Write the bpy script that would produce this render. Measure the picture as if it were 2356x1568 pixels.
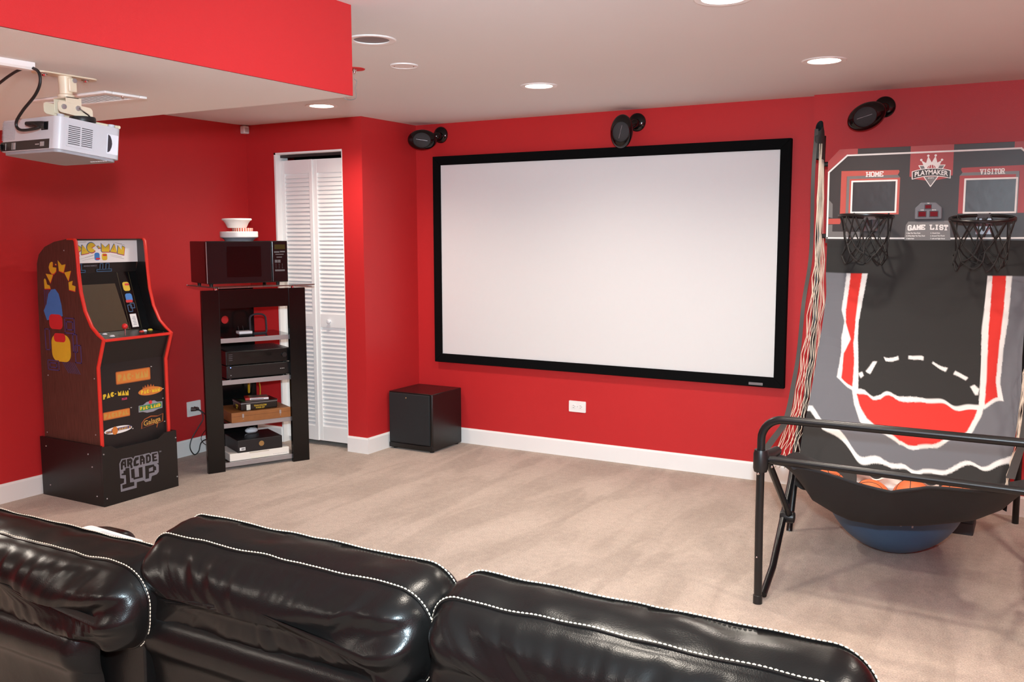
import bpy, bmesh, math, random
from math import sin, cos, pi, sqrt, radians
from mathutils import Vector, Matrix, noise, Euler
from mathutils.geometry import tessellate_polygon
random.seed(7)
SC = bpy.context.scene
COL = SC.collection
for o in list(bpy.data.objects):
    bpy.data.objects.remove(o, do_unlink=True)

# ------------------------------------------------------------------ camera
CAM = Vector((0.0, -5.6324, 1.5118))
YAW, PITCH, ROLL, FPX = -0.5193, -0.1138, -0.0025, 2139.69
fwd = Vector((sin(YAW) * cos(PITCH), cos(YAW) * cos(PITCH), sin(PITCH)))
rgt = Vector((cos(YAW), -sin(YAW), 0))
up = rgt.cross(fwd)
r2 = rgt * cos(ROLL) + up * sin(ROLL)
u2 = -rgt * sin(ROLL) + up * cos(ROLL)
cd = bpy.data.cameras.new('camera')
cam = bpy.data.objects.new('camera', cd)
COL.objects.link(cam)
m = Matrix((r2, u2, -fwd)).transposed().to_4x4()
m.translation = CAM
cam.matrix_world = m
cd.sensor_fit = 'HORIZONTAL'
cd.sensor_width = 36
cd.lens = FPX * 36 / 2356
cd.clip_start = 0.05
SC.camera = cam

# ------------------------------------------------------------------ world, flash, exposure
W = bpy.data.worlds.new('world')
SC.world = W
W.use_nodes = True
W.node_tree.nodes['Background'].inputs[0].default_value = (0.5, 0.45, 0.42, 1)
W.node_tree.nodes['Background'].inputs[1].default_value = 0.05
SC.view_settings.view_transform = 'Standard'
SC.view_settings.look = 'None'
SC.view_settings.exposure = 0.13
SC.view_settings.gamma = 1.0
SC.view_settings.use_curve_mapping = False
SC.cycles.use_denoising = True
SC.cycles.sample_clamp_indirect = 6
SC.cycles.max_bounces = 8
SC.cycles.diffuse_bounces = 5
SC.cycles.glossy_bounces = 4

# the photographer's shoe-mount flash, just above the lens
FL = bpy.data.lights.new('camera_flash', 'SPOT')
FL.energy = 560
FL.color = (0.70, 0.895, 1.0)
FL.spot_size = radians(60)
FL.spot_blend = 1.0
FL.shadow_soft_size = 0.03
fl = bpy.data.objects.new('camera_flash', FL)
COL.objects.link(fl)
fl.location = (0.0, -5.60, 1.70)
fl.rotation_euler = (Vector((-3.3, -0.3, 0.95)) - fl.location).to_track_quat('-Z', 'Y').to_euler()

# all-round fill light added at the flash, lifts ceiling and shadows
FB = bpy.data.lights.new('flash_fill', 'POINT')
FB.energy = 270
FB.color = (0.70, 0.895, 1.0)
FB.shadow_soft_size = 0.04
fb = bpy.data.objects.new('flash_fill', FB)
COL.objects.link(fb)
fb.location = (0.0, -5.64, 1.76)

LAMP_W = 70.0         # one recessed lamp (its downward cone)
LAMP_C = (1.0, 0.90, 0.78)


# ------------------------------------------------------------------ helpers
def lin(c):
    return tuple(((v / 255) / 12.92 if v / 255 <= 0.04045 else ((v / 255 + 0.055) / 1.055) ** 2.4) for v in c)


def M(name, col, rough=0.5, metal=0.0, spec=0.5, var=0.06, vscale=30.0, bump=0.0, bscale=200.0, coat=0.0,
      emit=None, estr=0.0, trans=0.0, srgb=True, alpha=1.0):
    if srgb:
        col = lin(col)
    mt = bpy.data.materials.new(name)
    mt.use_nodes = True
    nt = mt.node_tree
    b = nt.nodes['Principled BSDF']
    b.inputs['Roughness'].default_value = rough
    b.inputs['Metallic'].default_value = metal
    b.inputs['Specular IOR Level'].default_value = spec
    b.inputs['Coat Weight'].default_value = coat
    b.inputs['Transmission Weight'].default_value = trans
    b.inputs['Alpha'].default_value = alpha
    tc = nt.nodes.new('ShaderNodeTexCoord')
    nz = nt.nodes.new('ShaderNodeTexNoise')
    nz.inputs['Scale'].default_value = vscale
    nz.inputs['Detail'].default_value = 3
    nt.links.new(tc.outputs['Object'], nz.inputs['Vector'])
    mx = nt.nodes.new('ShaderNodeMix')
    mx.data_type = 'RGBA'
    mx.inputs[6].default_value = (*[v * (1 - var) for v in col], 1)
    mx.inputs[7].default_value = (*[min(1, v * (1 + var)) for v in col], 1)
    nt.links.new(nz.outputs['Fac'], mx.inputs[0])
    nt.links.new(mx.outputs[2], b.inputs['Base Color'])
    if bump:
        n2 = nt.nodes.new('ShaderNodeTexNoise')
        n2.inputs['Scale'].default_value = bscale
        n2.inputs['Detail'].default_value = 2
        nt.links.new(tc.outputs['Object'], n2.inputs['Vector'])
        bp = nt.nodes.new('ShaderNodeBump')
        bp.inputs['Strength'].default_value = bump
        bp.inputs['Distance'].default_value = 0.002
        nt.links.new(n2.outputs['Fac'], bp.inputs['Height'])
        nt.links.new(bp.outputs['Normal'], b.inputs['Normal'])
    if emit:
        b.inputs['Emission Color'].default_value = (*emit, 1)
        b.inputs['Emission Strength'].default_value = estr
    return mt


class MB:
    def __init__(s):
        s.v = []
        s.f = []

    def add(s, vs, fs):
        n = len(s.v)
        s.v += [tuple(v) for v in vs]
        s.f += [tuple(i + n for i in f) for f in fs]
        return s

    def box(s, x0, x1, y0, y1, z0, z1):
        vs = [(x, y, z) for x in (x0, x1) for y in (y0, y1) for z in (z0, z1)]
        fs = [(0, 1, 3, 2), (4, 6, 7, 5), (0, 4, 5, 1), (2, 3, 7, 6), (0, 2, 6, 4), (1, 5, 7, 3)]
        return s.add(vs, fs)

    def tube(s, pts, r, n=10, closed=False):
        pts = [Vector(p) for p in pts]
        k = len(pts)
        rr = r if isinstance(r, (list, tuple)) else [r] * k
        ref = None
        vs = []
        for i, p in enumerate(pts):
            if closed:
                t = pts[(i + 1) % k] - pts[i - 1]
            else:
                t = pts[min(i + 1, k - 1)] - pts[max(i - 1, 0)]
            t.normalize()
            if ref is None:
                ref = Vector((0, 0, 1)) if abs(t.z) < 0.9 else Vector((1, 0, 0))
            a = (ref - t * ref.dot(t)).normalized()
            ref = a
            b = t.cross(a)
            for j in range(n):
                q = 2 * pi * j / n
                vs.append(p + (a * cos(q) + b * sin(q)) * rr[i])
        fs = []
        for i in range(k if closed else k - 1):
            i2 = (i + 1) % k
            for j in range(n):
                j2 = (j + 1) % n
                fs.append((i * n + j, i * n + j2, i2 * n + j2, i2 * n + j))
        if not closed:
            fs.append(tuple(range(n - 1, -1, -1)))
            fs.append(tuple((k - 1) * n + j for j in range(n)))
        return s.add(vs, fs)

    def lathe(s, prof, M4=Matrix(), n=32):
        vs = []
        for r, z in prof:
            for j in range(n):
                q = 2 * pi * j / n
                vs.append(M4 @ Vector((r * cos(q), r * sin(q), z)))
        fs = []
        for i in range(len(prof) - 1):
            for j in range(n):
                j2 = (j + 1) % n
                fs.append((i * n + j, i * n + j2, (i + 1) * n + j2, (i + 1) * n + j))
        if prof[0][0] > 1e-6:
            fs.append(tuple(range(n - 1, -1, -1)))
        if prof[-1][0] > 1e-6:
            fs.append(tuple((len(prof) - 1) * n + j for j in range(n)))
        return s.add(vs, fs)

    def ring(s, prof, M4=Matrix(), n=32):
        """closed profile revolved (no caps)"""
        vs = []
        k = len(prof)
        for r, z in prof:
            for j in range(n):
                q = 2 * pi * j / n
                vs.append(M4 @ Vector((r * cos(q), r * sin(q), z)))
        fs = []
        for i in range(k):
            i2 = (i + 1) % k
            for j in range(n):
                j2 = (j + 1) % n
                fs.append((i * n + j, i * n + j2, i2 * n + j2, i2 * n + j))
        return s.add(vs, fs)

    def prism(s, poly, fn, w0, w1):
        """2D polygon (u, v) swept from w0 to w1; fn(u, v, w) -> xyz"""
        n = len(poly)
        vs = [fn(u, v, w0) for u, v in poly] + [fn(u, v, w1) for u, v in poly]
        tris = tessellate_polygon([[Vector((u, v, 0)) for u, v in poly]])
        fs = [tuple(t) for t in tris] + [tuple(i + n for i in reversed(t)) for t in tris]
        for i in range(n):
            j = (i + 1) % n
            fs.append((i, j, j + n, i + n))
        return s.add(vs, fs)

    def grid(s, fn, nu, nv, closeu=False, closev=False):
        vs = [fn(i / (nu if closeu else nu - 1), j / (nv if closev else nv - 1)) for i in range(nu) for j in range(nv)]
        fs = []
        for i in range(nu if closeu else nu - 1):
            for j in range(nv if closev else nv - 1):
                i2, j2 = (i + 1) % nu, (j + 1) % nv
                fs.append((i * nv + j, i2 * nv + j, i2 * nv + j2, i * nv + j2))
        return s.add(vs, fs)

    def sphere(s, c, r, nu=24, nv=14, M4=None):
        c = Vector(c)
        prof = [(max(1e-7, r * sin(pi * i / nv)), -r * cos(pi * i / nv)) for i in range(nv + 1)]
        mm = Matrix.Translation(c) if M4 is None else Matrix.Translation(c) @ M4
        return s.lathe(prof, mm, nu)

    def build(s, name, mat, parent=None, smooth=35, bevel=0.0, kind=None, seg=2):
        me = bpy.data.meshes.new(name)
        me.from_pydata(s.v, [], s.f)
        bm = bmesh.new()
        bm.from_mesh(me)
        bmesh.ops.recalc_face_normals(bm, faces=bm.faces)
        bm.to_mesh(me)
        bm.free()
        me.materials.append(mat)
        if smooth:
            me.polygons.foreach_set('use_smooth', [True] * len(me.polygons))
            me.set_sharp_from_angle(angle=radians(smooth))
        o = bpy.data.objects.new(name, me)
        COL.objects.link(o)
        if parent is not None:
            o.parent = parent
        if bevel:
            b = o.modifiers.new('bevel', 'BEVEL')
            b.width = bevel
            b.segments = seg
            b.limit_method = 'ANGLE'
        if kind:
            o['kind'] = kind
        return o


def thing(name, label, cat, loc=(0, 0, 0), rot=(0, 0, 0), group=None):
    o = bpy.data.objects.new(name, None)
    COL.objects.link(o)
    o.empty_display_size = 0.1
    o.location = loc
    o.rotation_euler = rot
    o['label'] = label
    o['category'] = cat
    if group:
        o['group'] = group
    return o


def tag(o, label, cat, group=None):
    o['label'] = label
    o['category'] = cat
    if group:
        o['group'] = group
    return o


def struct(o):
    o['kind'] = 'structure'
    return o


def text(s, size, M4, mat, parent, name='lettering', off=0.0, align='CENTER', depth=0.0006, fn=None, sx=1.0):
    cu = bpy.data.curves.new(name, 'FONT')
    cu.body = s
    cu.size = size
    cu.extrude = depth
    cu.offset = off
    cu.resolution_u = 3
    cu.align_x = align
    cu.align_y = 'CENTER'
    o = bpy.data.objects.new('tmp', cu)
    COL.objects.link(o)
    dg = bpy.context.evaluated_depsgraph_get()
    me = bpy.data.meshes.new_from_object(o.evaluated_get(dg))
    bpy.data.objects.remove(o, do_unlink=True)
    for v in me.vertices:
        p = Vector((v.co.x * sx, v.co.y, v.co.z))
        v.co = fn(p) if fn else (M4 @ p)
    me.materials.clear()
    me.materials.append(mat)
    ob = bpy.data.objects.new(name, me)
    COL.objects.link(ob)
    ob.parent = parent
    return ob


def frame(o, ex, ey):
    """matrix whose local x, y lie along ex, ey with origin o"""
    ex = Vector(ex).normalized()
    ey = Vector(ey).normalized()
    ez = ex.cross(ey)
    mm = Matrix((ex, ey, ez)).transposed().to_4x4()
    mm.translation = Vector(o)
    return mm


def copy_tree(o, parent=None):
    c = o.copy()
    COL.objects.link(c)
    c.parent = parent
    for ch in list(o.children):
        copy_tree(ch, c)
    return c


def smoothstep(a, b, x):
    t = max(0, min(1, (x - a) / (b - a)))
    return t * t * (3 - 2 * t)


def interp(x, xs, ys):
    if x <= xs[0]:
        return ys[0]
    for i in range(len(xs) - 1):
        if x <= xs[i + 1]:
            t = (x - xs[i]) / (xs[i + 1] - xs[i])
            return ys[i] + (ys[i + 1] - ys[i]) * t
    return ys[-1]


def spline(pts, n=8):
    """Catmull-Rom through the points"""
    P = [Vector(p) for p in pts]
    out = []
    for i in range(len(P) - 1):
        a, b, c, d = P[max(i - 1, 0)], P[i], P[i + 1], P[min(i + 2, len(P) - 1)]
        for k in range(n):
            t = k / n
            out.append(0.5 * ((2 * b) + (c - a) * t + (2 * a - 5 * b + 4 * c - d) * t * t + (3 * b - a - 3 * c + d) * t ** 3))
    out.append(P[-1])
    return out


# ------------------------------------------------------------------ materials
def wall_mat():
    mt = M('red_wall_paint', (0.50, 0.022, 0.024), 0.42, spec=0.35, var=0.05, vscale=1.2, bump=0.25, bscale=420, srgb=False)
    return mt


RED = wall_mat()
CEIL = M('ceiling_paint', (0.74, 0.72, 0.71), 0.85, spec=0.2, var=0.03, vscale=0.8, bump=0.2, bscale=250, srgb=False)
WHITE = M('white_trim_paint', (0.86, 0.85, 0.83), 0.4, var=0.02, vscale=4, srgb=False)
DOORW = M('white_door_paint', (0.90, 0.89, 0.87), 0.42, var=0.02, vscale=4, srgb=False)


def carpet_mat():
    mt = bpy.data.materials.new('beige_carpet')
    mt.use_nodes = True
    nt = mt.node_tree
    b = nt.nodes['Principled BSDF']
    b.inputs['Roughness'].default_value = 0.95
    b.inputs['Specular IOR Level'].default_value = 0.1
    b.inputs['Sheen Weight'].default_value = 0.15
    tc = nt.nodes.new('ShaderNodeTexCoord')

    def nz(scale, det=3, dist=0.0, mp=None):
        n = nt.nodes.new('ShaderNodeTexNoise')
        n.inputs['Scale'].default_value = scale
        n.inputs['Detail'].default_value = det
        n.inputs['Distortion'].default_value = dist
        nt.links.new((mp or tc).outputs[0 if mp else 'Object'], n.inputs['Vector'])
        return n

    def ramp(src, p0, p1):
        r = nt.nodes.new('ShaderNodeMapRange')
        r.inputs['From Min'].default_value = p0
        r.inputs['From Max'].default_value = p1
        nt.links.new(src.outputs['Fac'], r.inputs['Value'])
        return r

    def mix(fac, a, c):
        mx = nt.nodes.new('ShaderNodeMix')
        mx.data_type = 'RGBA'
        nt.links.new(fac, mx.inputs[0])
        for k, v in ((6, a), (7, c)):
            if isinstance(v, tuple):
                mx.inputs[k].default_value = (*v, 1)
            else:
                nt.links.new(v, mx.inputs[k])
        return mx.outputs[2]

    mp = nt.nodes.new('ShaderNodeMapping')
    mp.inputs['Rotation'].default_value = (0, 0, radians(-14))
    mp.inputs['Scale'].default_value = (3.0, 0.8, 1)
    nt.links.new(tc.outputs['Object'], mp.inputs['Vector'])
    streak = ramp(nz(1.5, 3, 0.9, mp), 0.43, 0.57)
    patch = ramp(nz(2.2, 4, 0.6), 0.35, 0.65)
    fine = ramp(nz(160, 2), 0.3, 0.7)
    mid = ramp(nz(28, 3), 0.3, 0.7)
    c0, c1 = (0.39, 0.310, 0.250), (0.535, 0.435, 0.36)
    a = mix(streak.outputs[0], c0, c1)
    a2 = mix(patch.outputs[0], (0.41, 0.325, 0.262), (0.52, 0.42, 0.348))
    mm_ = nt.nodes.new('ShaderNodeMix')
    mm_.data_type = 'RGBA'
    mm_.inputs[0].default_value = 0.45
    nt.links.new(a, mm_.inputs[6])
    nt.links.new(a2, mm_.inputs[7])
    sp = nt.nodes.new('ShaderNodeMix')
    sp.data_type = 'RGBA'
    sp.blend_type = 'MULTIPLY'
    sp.inputs[0].default_value = 1.0
    nt.links.new(mm_.outputs[2], sp.inputs[6])
    f1 = mix(fine.outputs[0], (0.78, 0.77, 0.76), (1.15, 1.15, 1.15))
    nt.links.new(f1, sp.inputs[7])
    sp2 = nt.nodes.new('ShaderNodeMix')
    sp2.data_type = 'RGBA'
    sp2.blend_type = 'MULTIPLY'
    sp2.inputs[0].default_value = 1.0
    nt.links.new(sp.outputs[2], sp2.inputs[6])
    nt.links.new(mix(mid.outputs[0], (0.92, 0.92, 0.92), (1.06, 1.06, 1.06)), sp2.inputs[7])
    nt.links.new(sp2.outputs[2], b.inputs['Base Color'])
    bp = nt.nodes.new('ShaderNodeBump')
    bp.inputs['Strength'].default_value = 0.6
    bp.inputs['Distance'].default_value = 0.004
    nt.links.new(fine.outputs[0], bp.inputs['Height'])
    nt.links.new(bp.outputs['Normal'], b.inputs['Normal'])
    return mt


CARPET = carpet_mat()
BLACKMET = M('black_powder_coat', (18, 18, 19), 0.32, spec=0.5)
BLACKPL = M('black_plastic', (20, 20, 21), 0.4)
BLACKGL = M('black_gloss', (7, 7, 8), 0.08, spec=0.5)
CHROME = M('chrome', (205, 205, 205), 0.12, metal=1.0)
SILVER = M('brushed_silver', (172, 170, 172), 0.38, metal=0.6)
WPLAST = M('white_plastic', (0.80, 0.80, 0.81), 0.35, var=0.02, srgb=False)
RUBBER = M('black_cable', (12, 12, 12), 0.5)
TXTW = M('white_print', (225, 222, 218), 0.6)

# ------------------------------------------------------------------ room shell
H = 2.30
XL, XR, YB, YF = -5.082, 1.9, 0.0, -7.6
XC, YD = -4.020, -0.6254           # closet block corner
XJ, YJ = -1.196, -0.051            # jog in the back wall
DX0, DX1, DZ = -4.8105, -4.189, 2.0925
XS, YS, ZS = -2.127, -3.025, 1.992  # soffit
T = 0.12

# lamps: x, y, lit
CANS = [(-3.905, -1.147, 1), (-2.394, -1.148, 1), (-0.928, -1.123, 1), (-2.425, -2.534, 0), (-0.986, -2.47, 1),
        (0.52, -1.13, 1), (0.52, -2.47, 1), (-0.97, -4.0, 1), (0.52, -4.0, 1), (-0.97, -6.4, 1), (0.9, -6.4, 1)]  # this row: unseen lamps added for ambient light
SOFFIT_FILL_CANS = [(-3.75, -4.35, 1), (-3.75, -5.9, 1), (-2.75, -5.9, 1)]  # unseen lamps added to brighten the left wall and carpet
CANR = 0.078

struct(MB().box(XL - T, XR + T, YF - T, YB + T, -0.1, 0).build('floor', CARPET))


def plate_with_holes(x0, x1, y0, y1, z, holes, r, cell=0.11, n=32):
    mb = MB()
    xs = sorted({x0, x1} | {h[0] + d for h in holes for d in (-cell, cell)})
    ys = sorted({y0, y1} | {h[1] + d for h in holes for d in (-cell, cell)})

    def inhole(cx, cy):
        return any(abs(cx - h[0]) < cell and abs(cy - h[1]) < cell for h in holes)
    for i in range(len(xs) - 1):
        for j in range(len(ys) - 1):
            a, b, c, d = xs[i], xs[i + 1], ys[j], ys[j + 1]
            if inhole((a + b) / 2, (c + d) / 2):
                continue
            mb.add([(a, c, z), (b, c, z), (b, d, z), (a, d, z)], [(0, 1, 2, 3)])
    for hx, hy, *_ in holes:
        o, c = [], []
        for k in range(n):
            q = 2 * pi * k / n
            dx, dy = cos(q), sin(q)
            s = cell / max(abs(dx), abs(dy))
            o.append((hx + dx * s, hy + dy * s, z))
            c.append((hx + dx * r, hy + dy * r, z))
        mb.add(o + c, [(k, (k + 1) % n, n + (k + 1) % n, n + k) for k in range(n)])
    return mb


struct(plate_with_holes(XL - T, XR + T, YF - T, YB + T, H, CANS, CANR).build('ceiling', CEIL, smooth=0))
struct(MB().box(XL - T, XR + T, YF - T, YB + T, H + 0.2, H + 0.25).build('ceiling_slab', CEIL, smooth=0))

w = MB().box(XL - T, XL, YF - T, YB + T, 0, H)
struct(w.build('wall_left', RED, smooth=0))
w = MB().box(XC - 0.3, XJ, YB, YB + T, 0, H)
struct(w.build('wall_back', RED, smooth=0))
w = MB().box(XJ, XR + T, YJ, YB + T, 0, H)
struct(w.build('wall_back_right', RED, smooth=0))
w = MB().box(XR, XR + T, YF - T, YJ, 0, H)
struct(w.build('wall_right', RED, smooth=0))
w = MB().box(XL - T, XR + T, YF - T, YF, 0, H)
struct(w.build('wall_front', RED, smooth=0))
w = MB().box(XL, DX0, YD, YD + 0.11, 0, H).box(DX0, DX1, YD, YD + 0.11, DZ, H).box(DX1, XC, YD, YB, 0, H)
struct(w.build('wall_closet', RED, smooth=0))
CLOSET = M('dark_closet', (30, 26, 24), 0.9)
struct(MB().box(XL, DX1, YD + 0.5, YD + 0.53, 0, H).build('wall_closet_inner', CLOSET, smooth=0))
# soffit: red sides, painted underside
w = MB().box(XS - 0.05, XS, YF, YS, ZS + 0.0016, H).box(XL, XS - 0.05, YS - 0.05, YS, ZS + 0.0016, H)
struct(w.build('wall_soffit', RED, smooth=0))
struct(plate_with_holes(XL, XS + 0.001, YF, YS + 0.001, ZS, SOFFIT_FILL_CANS, CANR).build('ceiling_soffit', CEIL, smooth=0))
# baseboards with a small eased top edge
BB, BT = 0.1114, 0.013
PB = [(0, 0), (BT, 0), (BT, BB - 0.012), (BT * 0.55, BB), (0, BB)]


def baseboard(name, ax, a0, a1, base, sgn):
    mb = MB()
    if ax == 'x':
        mb.prism(PB, lambda u, v, w: (w, base + sgn * u, v), a0, a1)
    else:
        mb.prism(PB, lambda u, v, w: (base + sgn * u, w, v), a0, a1)
    return struct(mb.build(name, WHITE, smooth=0))


baseboard('baseboard_back', 'x', XC, XJ - BT, YB, -1)
baseboard('baseboard_back_right', 'x', XJ - BT, XR, YJ, -1)
baseboard('baseboard_left', 'y', YF, YD, XL, 1)
baseboard('baseboard_closet', 'x', DX1 + 0.0, XC + BT, YD, -1)
baseboard('baseboard_closet_left', 'x', XL, DX0, YD, -1)
baseboard('baseboard_niche', 'y', YD, YB - BT, XC, 1)
baseboard('baseboard_right', 'y', YF, YJ, XR, -1)

# ------------------------------------------------------------------ door (bifold, louvered)
door = bpy.data.objects.new('door_1', None)
COL.objects.link(door)
door['kind'] = 'structure'
door.location = (DX0, YD, 0)
DW = DX1 - DX0
jb = MB().box(0, 0.014, -0.004, 0.12, 0, DZ).box(DW - 0.006, DW, -0.002, 0.12, 0, DZ).box(0, DW, -0.004, 0.12, DZ - 0.013, DZ)
jb.build('door_jamb', DOORW, door, smooth=0)
MB().box(0.014, DW - 0.006, 0.045, 0.075, DZ - 0.032, DZ - 0.013).build('track', M('dark_track', (45, 42, 42), 0.5), door, smooth=0)
LW = (DW - 0.024) / 2 - 0.002
slat_prof = [(-0.0105, -0.0175), (-0.0065, -0.0185), (0.0105, 0.0175), (0.0065, 0.0185)]


def door_leaf(x0, ang, knob):
    lf = MB()
    th = 0.028
    z0, z1 = 0.035, DZ - 0.052
    st = 0.030
    lf.box(0, st, 0, th, z0, z1).box(LW - st, LW, 0, th, z0, z1)
    rails = [(z0, z0 + 0.105), (0.86, 0.955), (z1 - 0.095, z1)]
    for a, b in rails:
        lf.box(st, LW - st, 0.001, th - 0.001, a, b)
    o = lf.build('door_leaf', DOORW, door, smooth=0, bevel=0.002)
    o.location = (x0, 0.05, 0)
    o.rotation_euler = (0, 0, ang)
    sl = None
    for a, b in ((rails[0][1], rails[1][0]), (rails[1][1], rails[2][0])):
        n = int(round((b - a) / 0.0295))
        for k in range(n):
            z = a + (k + 0.5) * (b - a) / n
            if sl is None:
                mb = MB().prism(slat_prof, lambda u, v, w: (w, u, v), st - 0.003, LW - st + 0.003)
                sl = mb.build('slat', DOORW, o, smooth=0)
                c = sl
            else:
                c = sl.copy()
                COL.objects.link(c)
                c.parent = o
            c.location = (0, th / 2 + 0.001, z)
    if knob:
        mm = Matrix.Translation((0.115, 0, 0.905)) @ Matrix.Rotation(radians(90), 4, 'X')
        MB().lathe([(0.0001, 0.026), (0.010, 0.025), (0.0165, 0.019), (0.016, 0.013), (0.008, 0.009), (0.007, 0.004), (0.013, 0.0), (0.0001, 0)], mm, 20).build('knob', WPLAST, o)
    return o


door_leaf(0.015, radians(-2.0), False)
door_leaf(0.015 + LW + 0.003, radians(1.6), True)
bpy.context.view_layer.update()

# ------------------------------------------------------------------ ceiling fixtures
TRIM = M('can_trim_white', (0.82, 0.80, 0.78), 0.45, srgb=False)
REFL = M('can_reflector', (200, 190, 195), 0.14, metal=1.0)
LENS = M('lamp_glow', (255, 240, 220), 0.5, emit=LAMP_C, estr=9.0)
BULB = M('frosted_bulb', (225, 220, 210), 0.35)
CLAB = {0: 'glowing recessed ceiling light above the louvered closet door',
        1: 'glowing recessed ceiling light above the projection screen, between the two other screen-side lights',
        2: 'glowing recessed ceiling light nearest the basketball game',
        3: 'unlit recessed ceiling light with a mirrored bowl beside the red soffit',
        4: 'recessed ceiling light cut off by the top of the photo'}
for i, (x, y, lit, zc) in enumerate([(*c, H) for c in CANS] + [(*c, ZS) for c in SOFFIT_FILL_CANS]):
    t = thing('recessed_light', CLAB.get(i, ['', '', '', '', '', 'added unseen ceiling light in the far right corner of the room', 'added unseen ceiling light right of the basketball game', 'added unseen ceiling light over the sofa', 'added unseen ceiling light right of the sofa', 'added unseen ceiling light behind the camera', 'added unseen ceiling light near the back right corner', 'added unseen fill light in the soffit left of the projector', 'added unseen fill light in the soffit far behind the projector', 'added unseen fill light in the soffit behind the camera'][i]), 'ceiling light', (x, y, zc), group='recessed ceiling lights')
    MB().ring([(CANR - 0.006, 0.002), (CANR - 0.004, -0.004), (0.096, -0.005), (0.1, -0.002), (0.1, 0.0005)], Matrix(), 40).build('trim_ring', TRIM, t)
    if lit:
        MB().ring([(CANR - 0.003, 0.0), (CANR - 0.002, 0.0), (CANR - 0.002, 0.02), (CANR - 0.003, 0.02)], Matrix(), 32).build('reflector', REFL, t)
        MB().lathe([(0.0001, -0.0035), (0.06, -0.002), (0.0735, 0.001), (0.0735, 0.012), (0.0001, 0.012)], Matrix(), 32).build('lamp', LENS, t)
        ld = bpy.data.lights.new('can_lamp', 'SPOT')
        ld.energy = LAMP_W * (1.7 if zc < H else 1.0)
        ld.color = LAMP_C
        ld.spot_size = radians(150)
        ld.spot_blend = 0.8
        ld.shadow_soft_size = 0.09
        lo = bpy.data.objects.new('can_lamp', ld)
        COL.objects.link(lo)
        lo.parent = t
        lo.location = (0, 0, -0.02)
    else:
        MB().ring([(CANR - 0.004, 0.0), (CANR - 0.003, 0.0), (0.070, 0.05), (0.055, 0.1), (0.02, 0.13), (0.019, 0.13), (0.052, 0.1), (0.068, 0.05)], Matrix(), 40).build('reflector', REFL, t)
        MB().lathe([(0.0001, 0.045), (0.02, 0.05), (0.034, 0.065), (0.036, 0.08), (0.02, 0.11), (0.015, 0.125), (0.0001, 0.126)], Matrix(), 24).build('bulb', BULB, t)
        MB().box(-0.048, -0.038, -0.03, -0.02, 0.005, 0.1).build('bracket', TRIM, t)
        MB().lathe([(0.085, 0.0), (0.085, 0.16), (0.0001, 0.16)], Matrix(), 24).build('housing', M('can_housing', (120, 118, 118), 0.5), t)

t = thing('ceiling_speaker', 'flat round white ceiling disc between the unlit light and the screen', 'ceiling disc', (-2.655, -2.0, H))
MB().lathe([(0.0001, -0.004), (0.062, -0.004), (0.062, -0.006), (0.066, -0.005), (0.066, 0), (0.0001, 0)], Matrix(), 40).build('cover', TRIM, t)
for a in (0.6, 3.7):
    MB().sphere((0.045 * cos(a), 0.045 * sin(a), -0.004), 0.004, 8, 6).build('screw', CHROME, t)
t = thing('sprinkler_cover', 'small round ceiling sprinkler in a red ring beside the soffit corner', 'sprinkler', (-2.915, -2.045, H))
MB().ring([(0.012, -0.003), (0.05, -0.003), (0.052, 0), (0.012, 0)], Matrix(), 28).build('ring', M('red_plastic', (190, 25, 25), 0.35), t)
MB().lathe([(0.0001, -0.02), (0.006, -0.02), (0.007, -0.01), (0.012, -0.006), (0.012, 0), (0.0001, 0)], Matrix(), 16).build('nozzle', CHROME, t)
# loose wire at the soffit corner
o = MB().tube(spline([(XS - 0.06, YS + 0.006, ZS + 0.01), (XS - 0.04, YS + 0.02, ZS - 0.006), (XS + 0.0, YS + 0.015, ZS - 0.004), (XS + 0.008, YS + 0.004, ZS + 0.03), (XS + 0.012, YS + 0.008, ZS + 0.05), (XS + 0.004, YS + 0.004, ZS + 0.06)], 5), 0.0016, 6).build('wire', M('grey_wire', (110, 105, 100), 0.5))
tag(o, 'thin grey wire curling at the bottom corner of the red soffit', 'wire')
t = thing('corner_sensor', 'small white sensor box high in the red wall corner', 'sensor', (XL, -0.68, 2.238))
MB().box(0, 0.042, 0, 0.052, 0, 0.055).build('body', WPLAST, t, bevel=0.007, seg=3)
MB().box(0.042, 0.044, 0.008, 0.044, 0.012, 0.042).build('window', M('sensor_lens', (200, 196, 192), 0.3), t, bevel=0.001)
# hvac register in the soffit
t = thing('air_vent', 'white rectangular air register in the soffit underside behind the projector', 'air vent', (-2.95, -3.465, ZS))
v = MB()
for a in ((-0.2, 0.2, -0.085, -0.055), (-0.2, 0.2, 0.055, 0.085), (-0.2, -0.165, -0.055, 0.055), (0.165, 0.2, -0.055, 0.055)):
    v.box(*a, -0.008, 0)
v.build('frame', TRIM, t, bevel=0.003)
for k in range(18):
    x = -0.157 + k * 0.0185
    MB().prism([(0, 0), (0.012, -0.007), (0.0128, -0.006), (0.0008, 0.0008)], lambda u, vv, w, x=x: (x + u, w, vv), -0.055, 0.055).build('slat', TRIM, t, smooth=0)
MB().box(-0.165, 0.165, -0.055, 0.055, -0.0002, 0.0).build('duct', M('duct_grey', (150, 140, 138), 0.7), t, smooth=0)
for x in (-0.18, 0.18):
    MB().sphere((x, 0, -0.008), 0.005, 10, 6).build('screw', CHROME, t)

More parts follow.
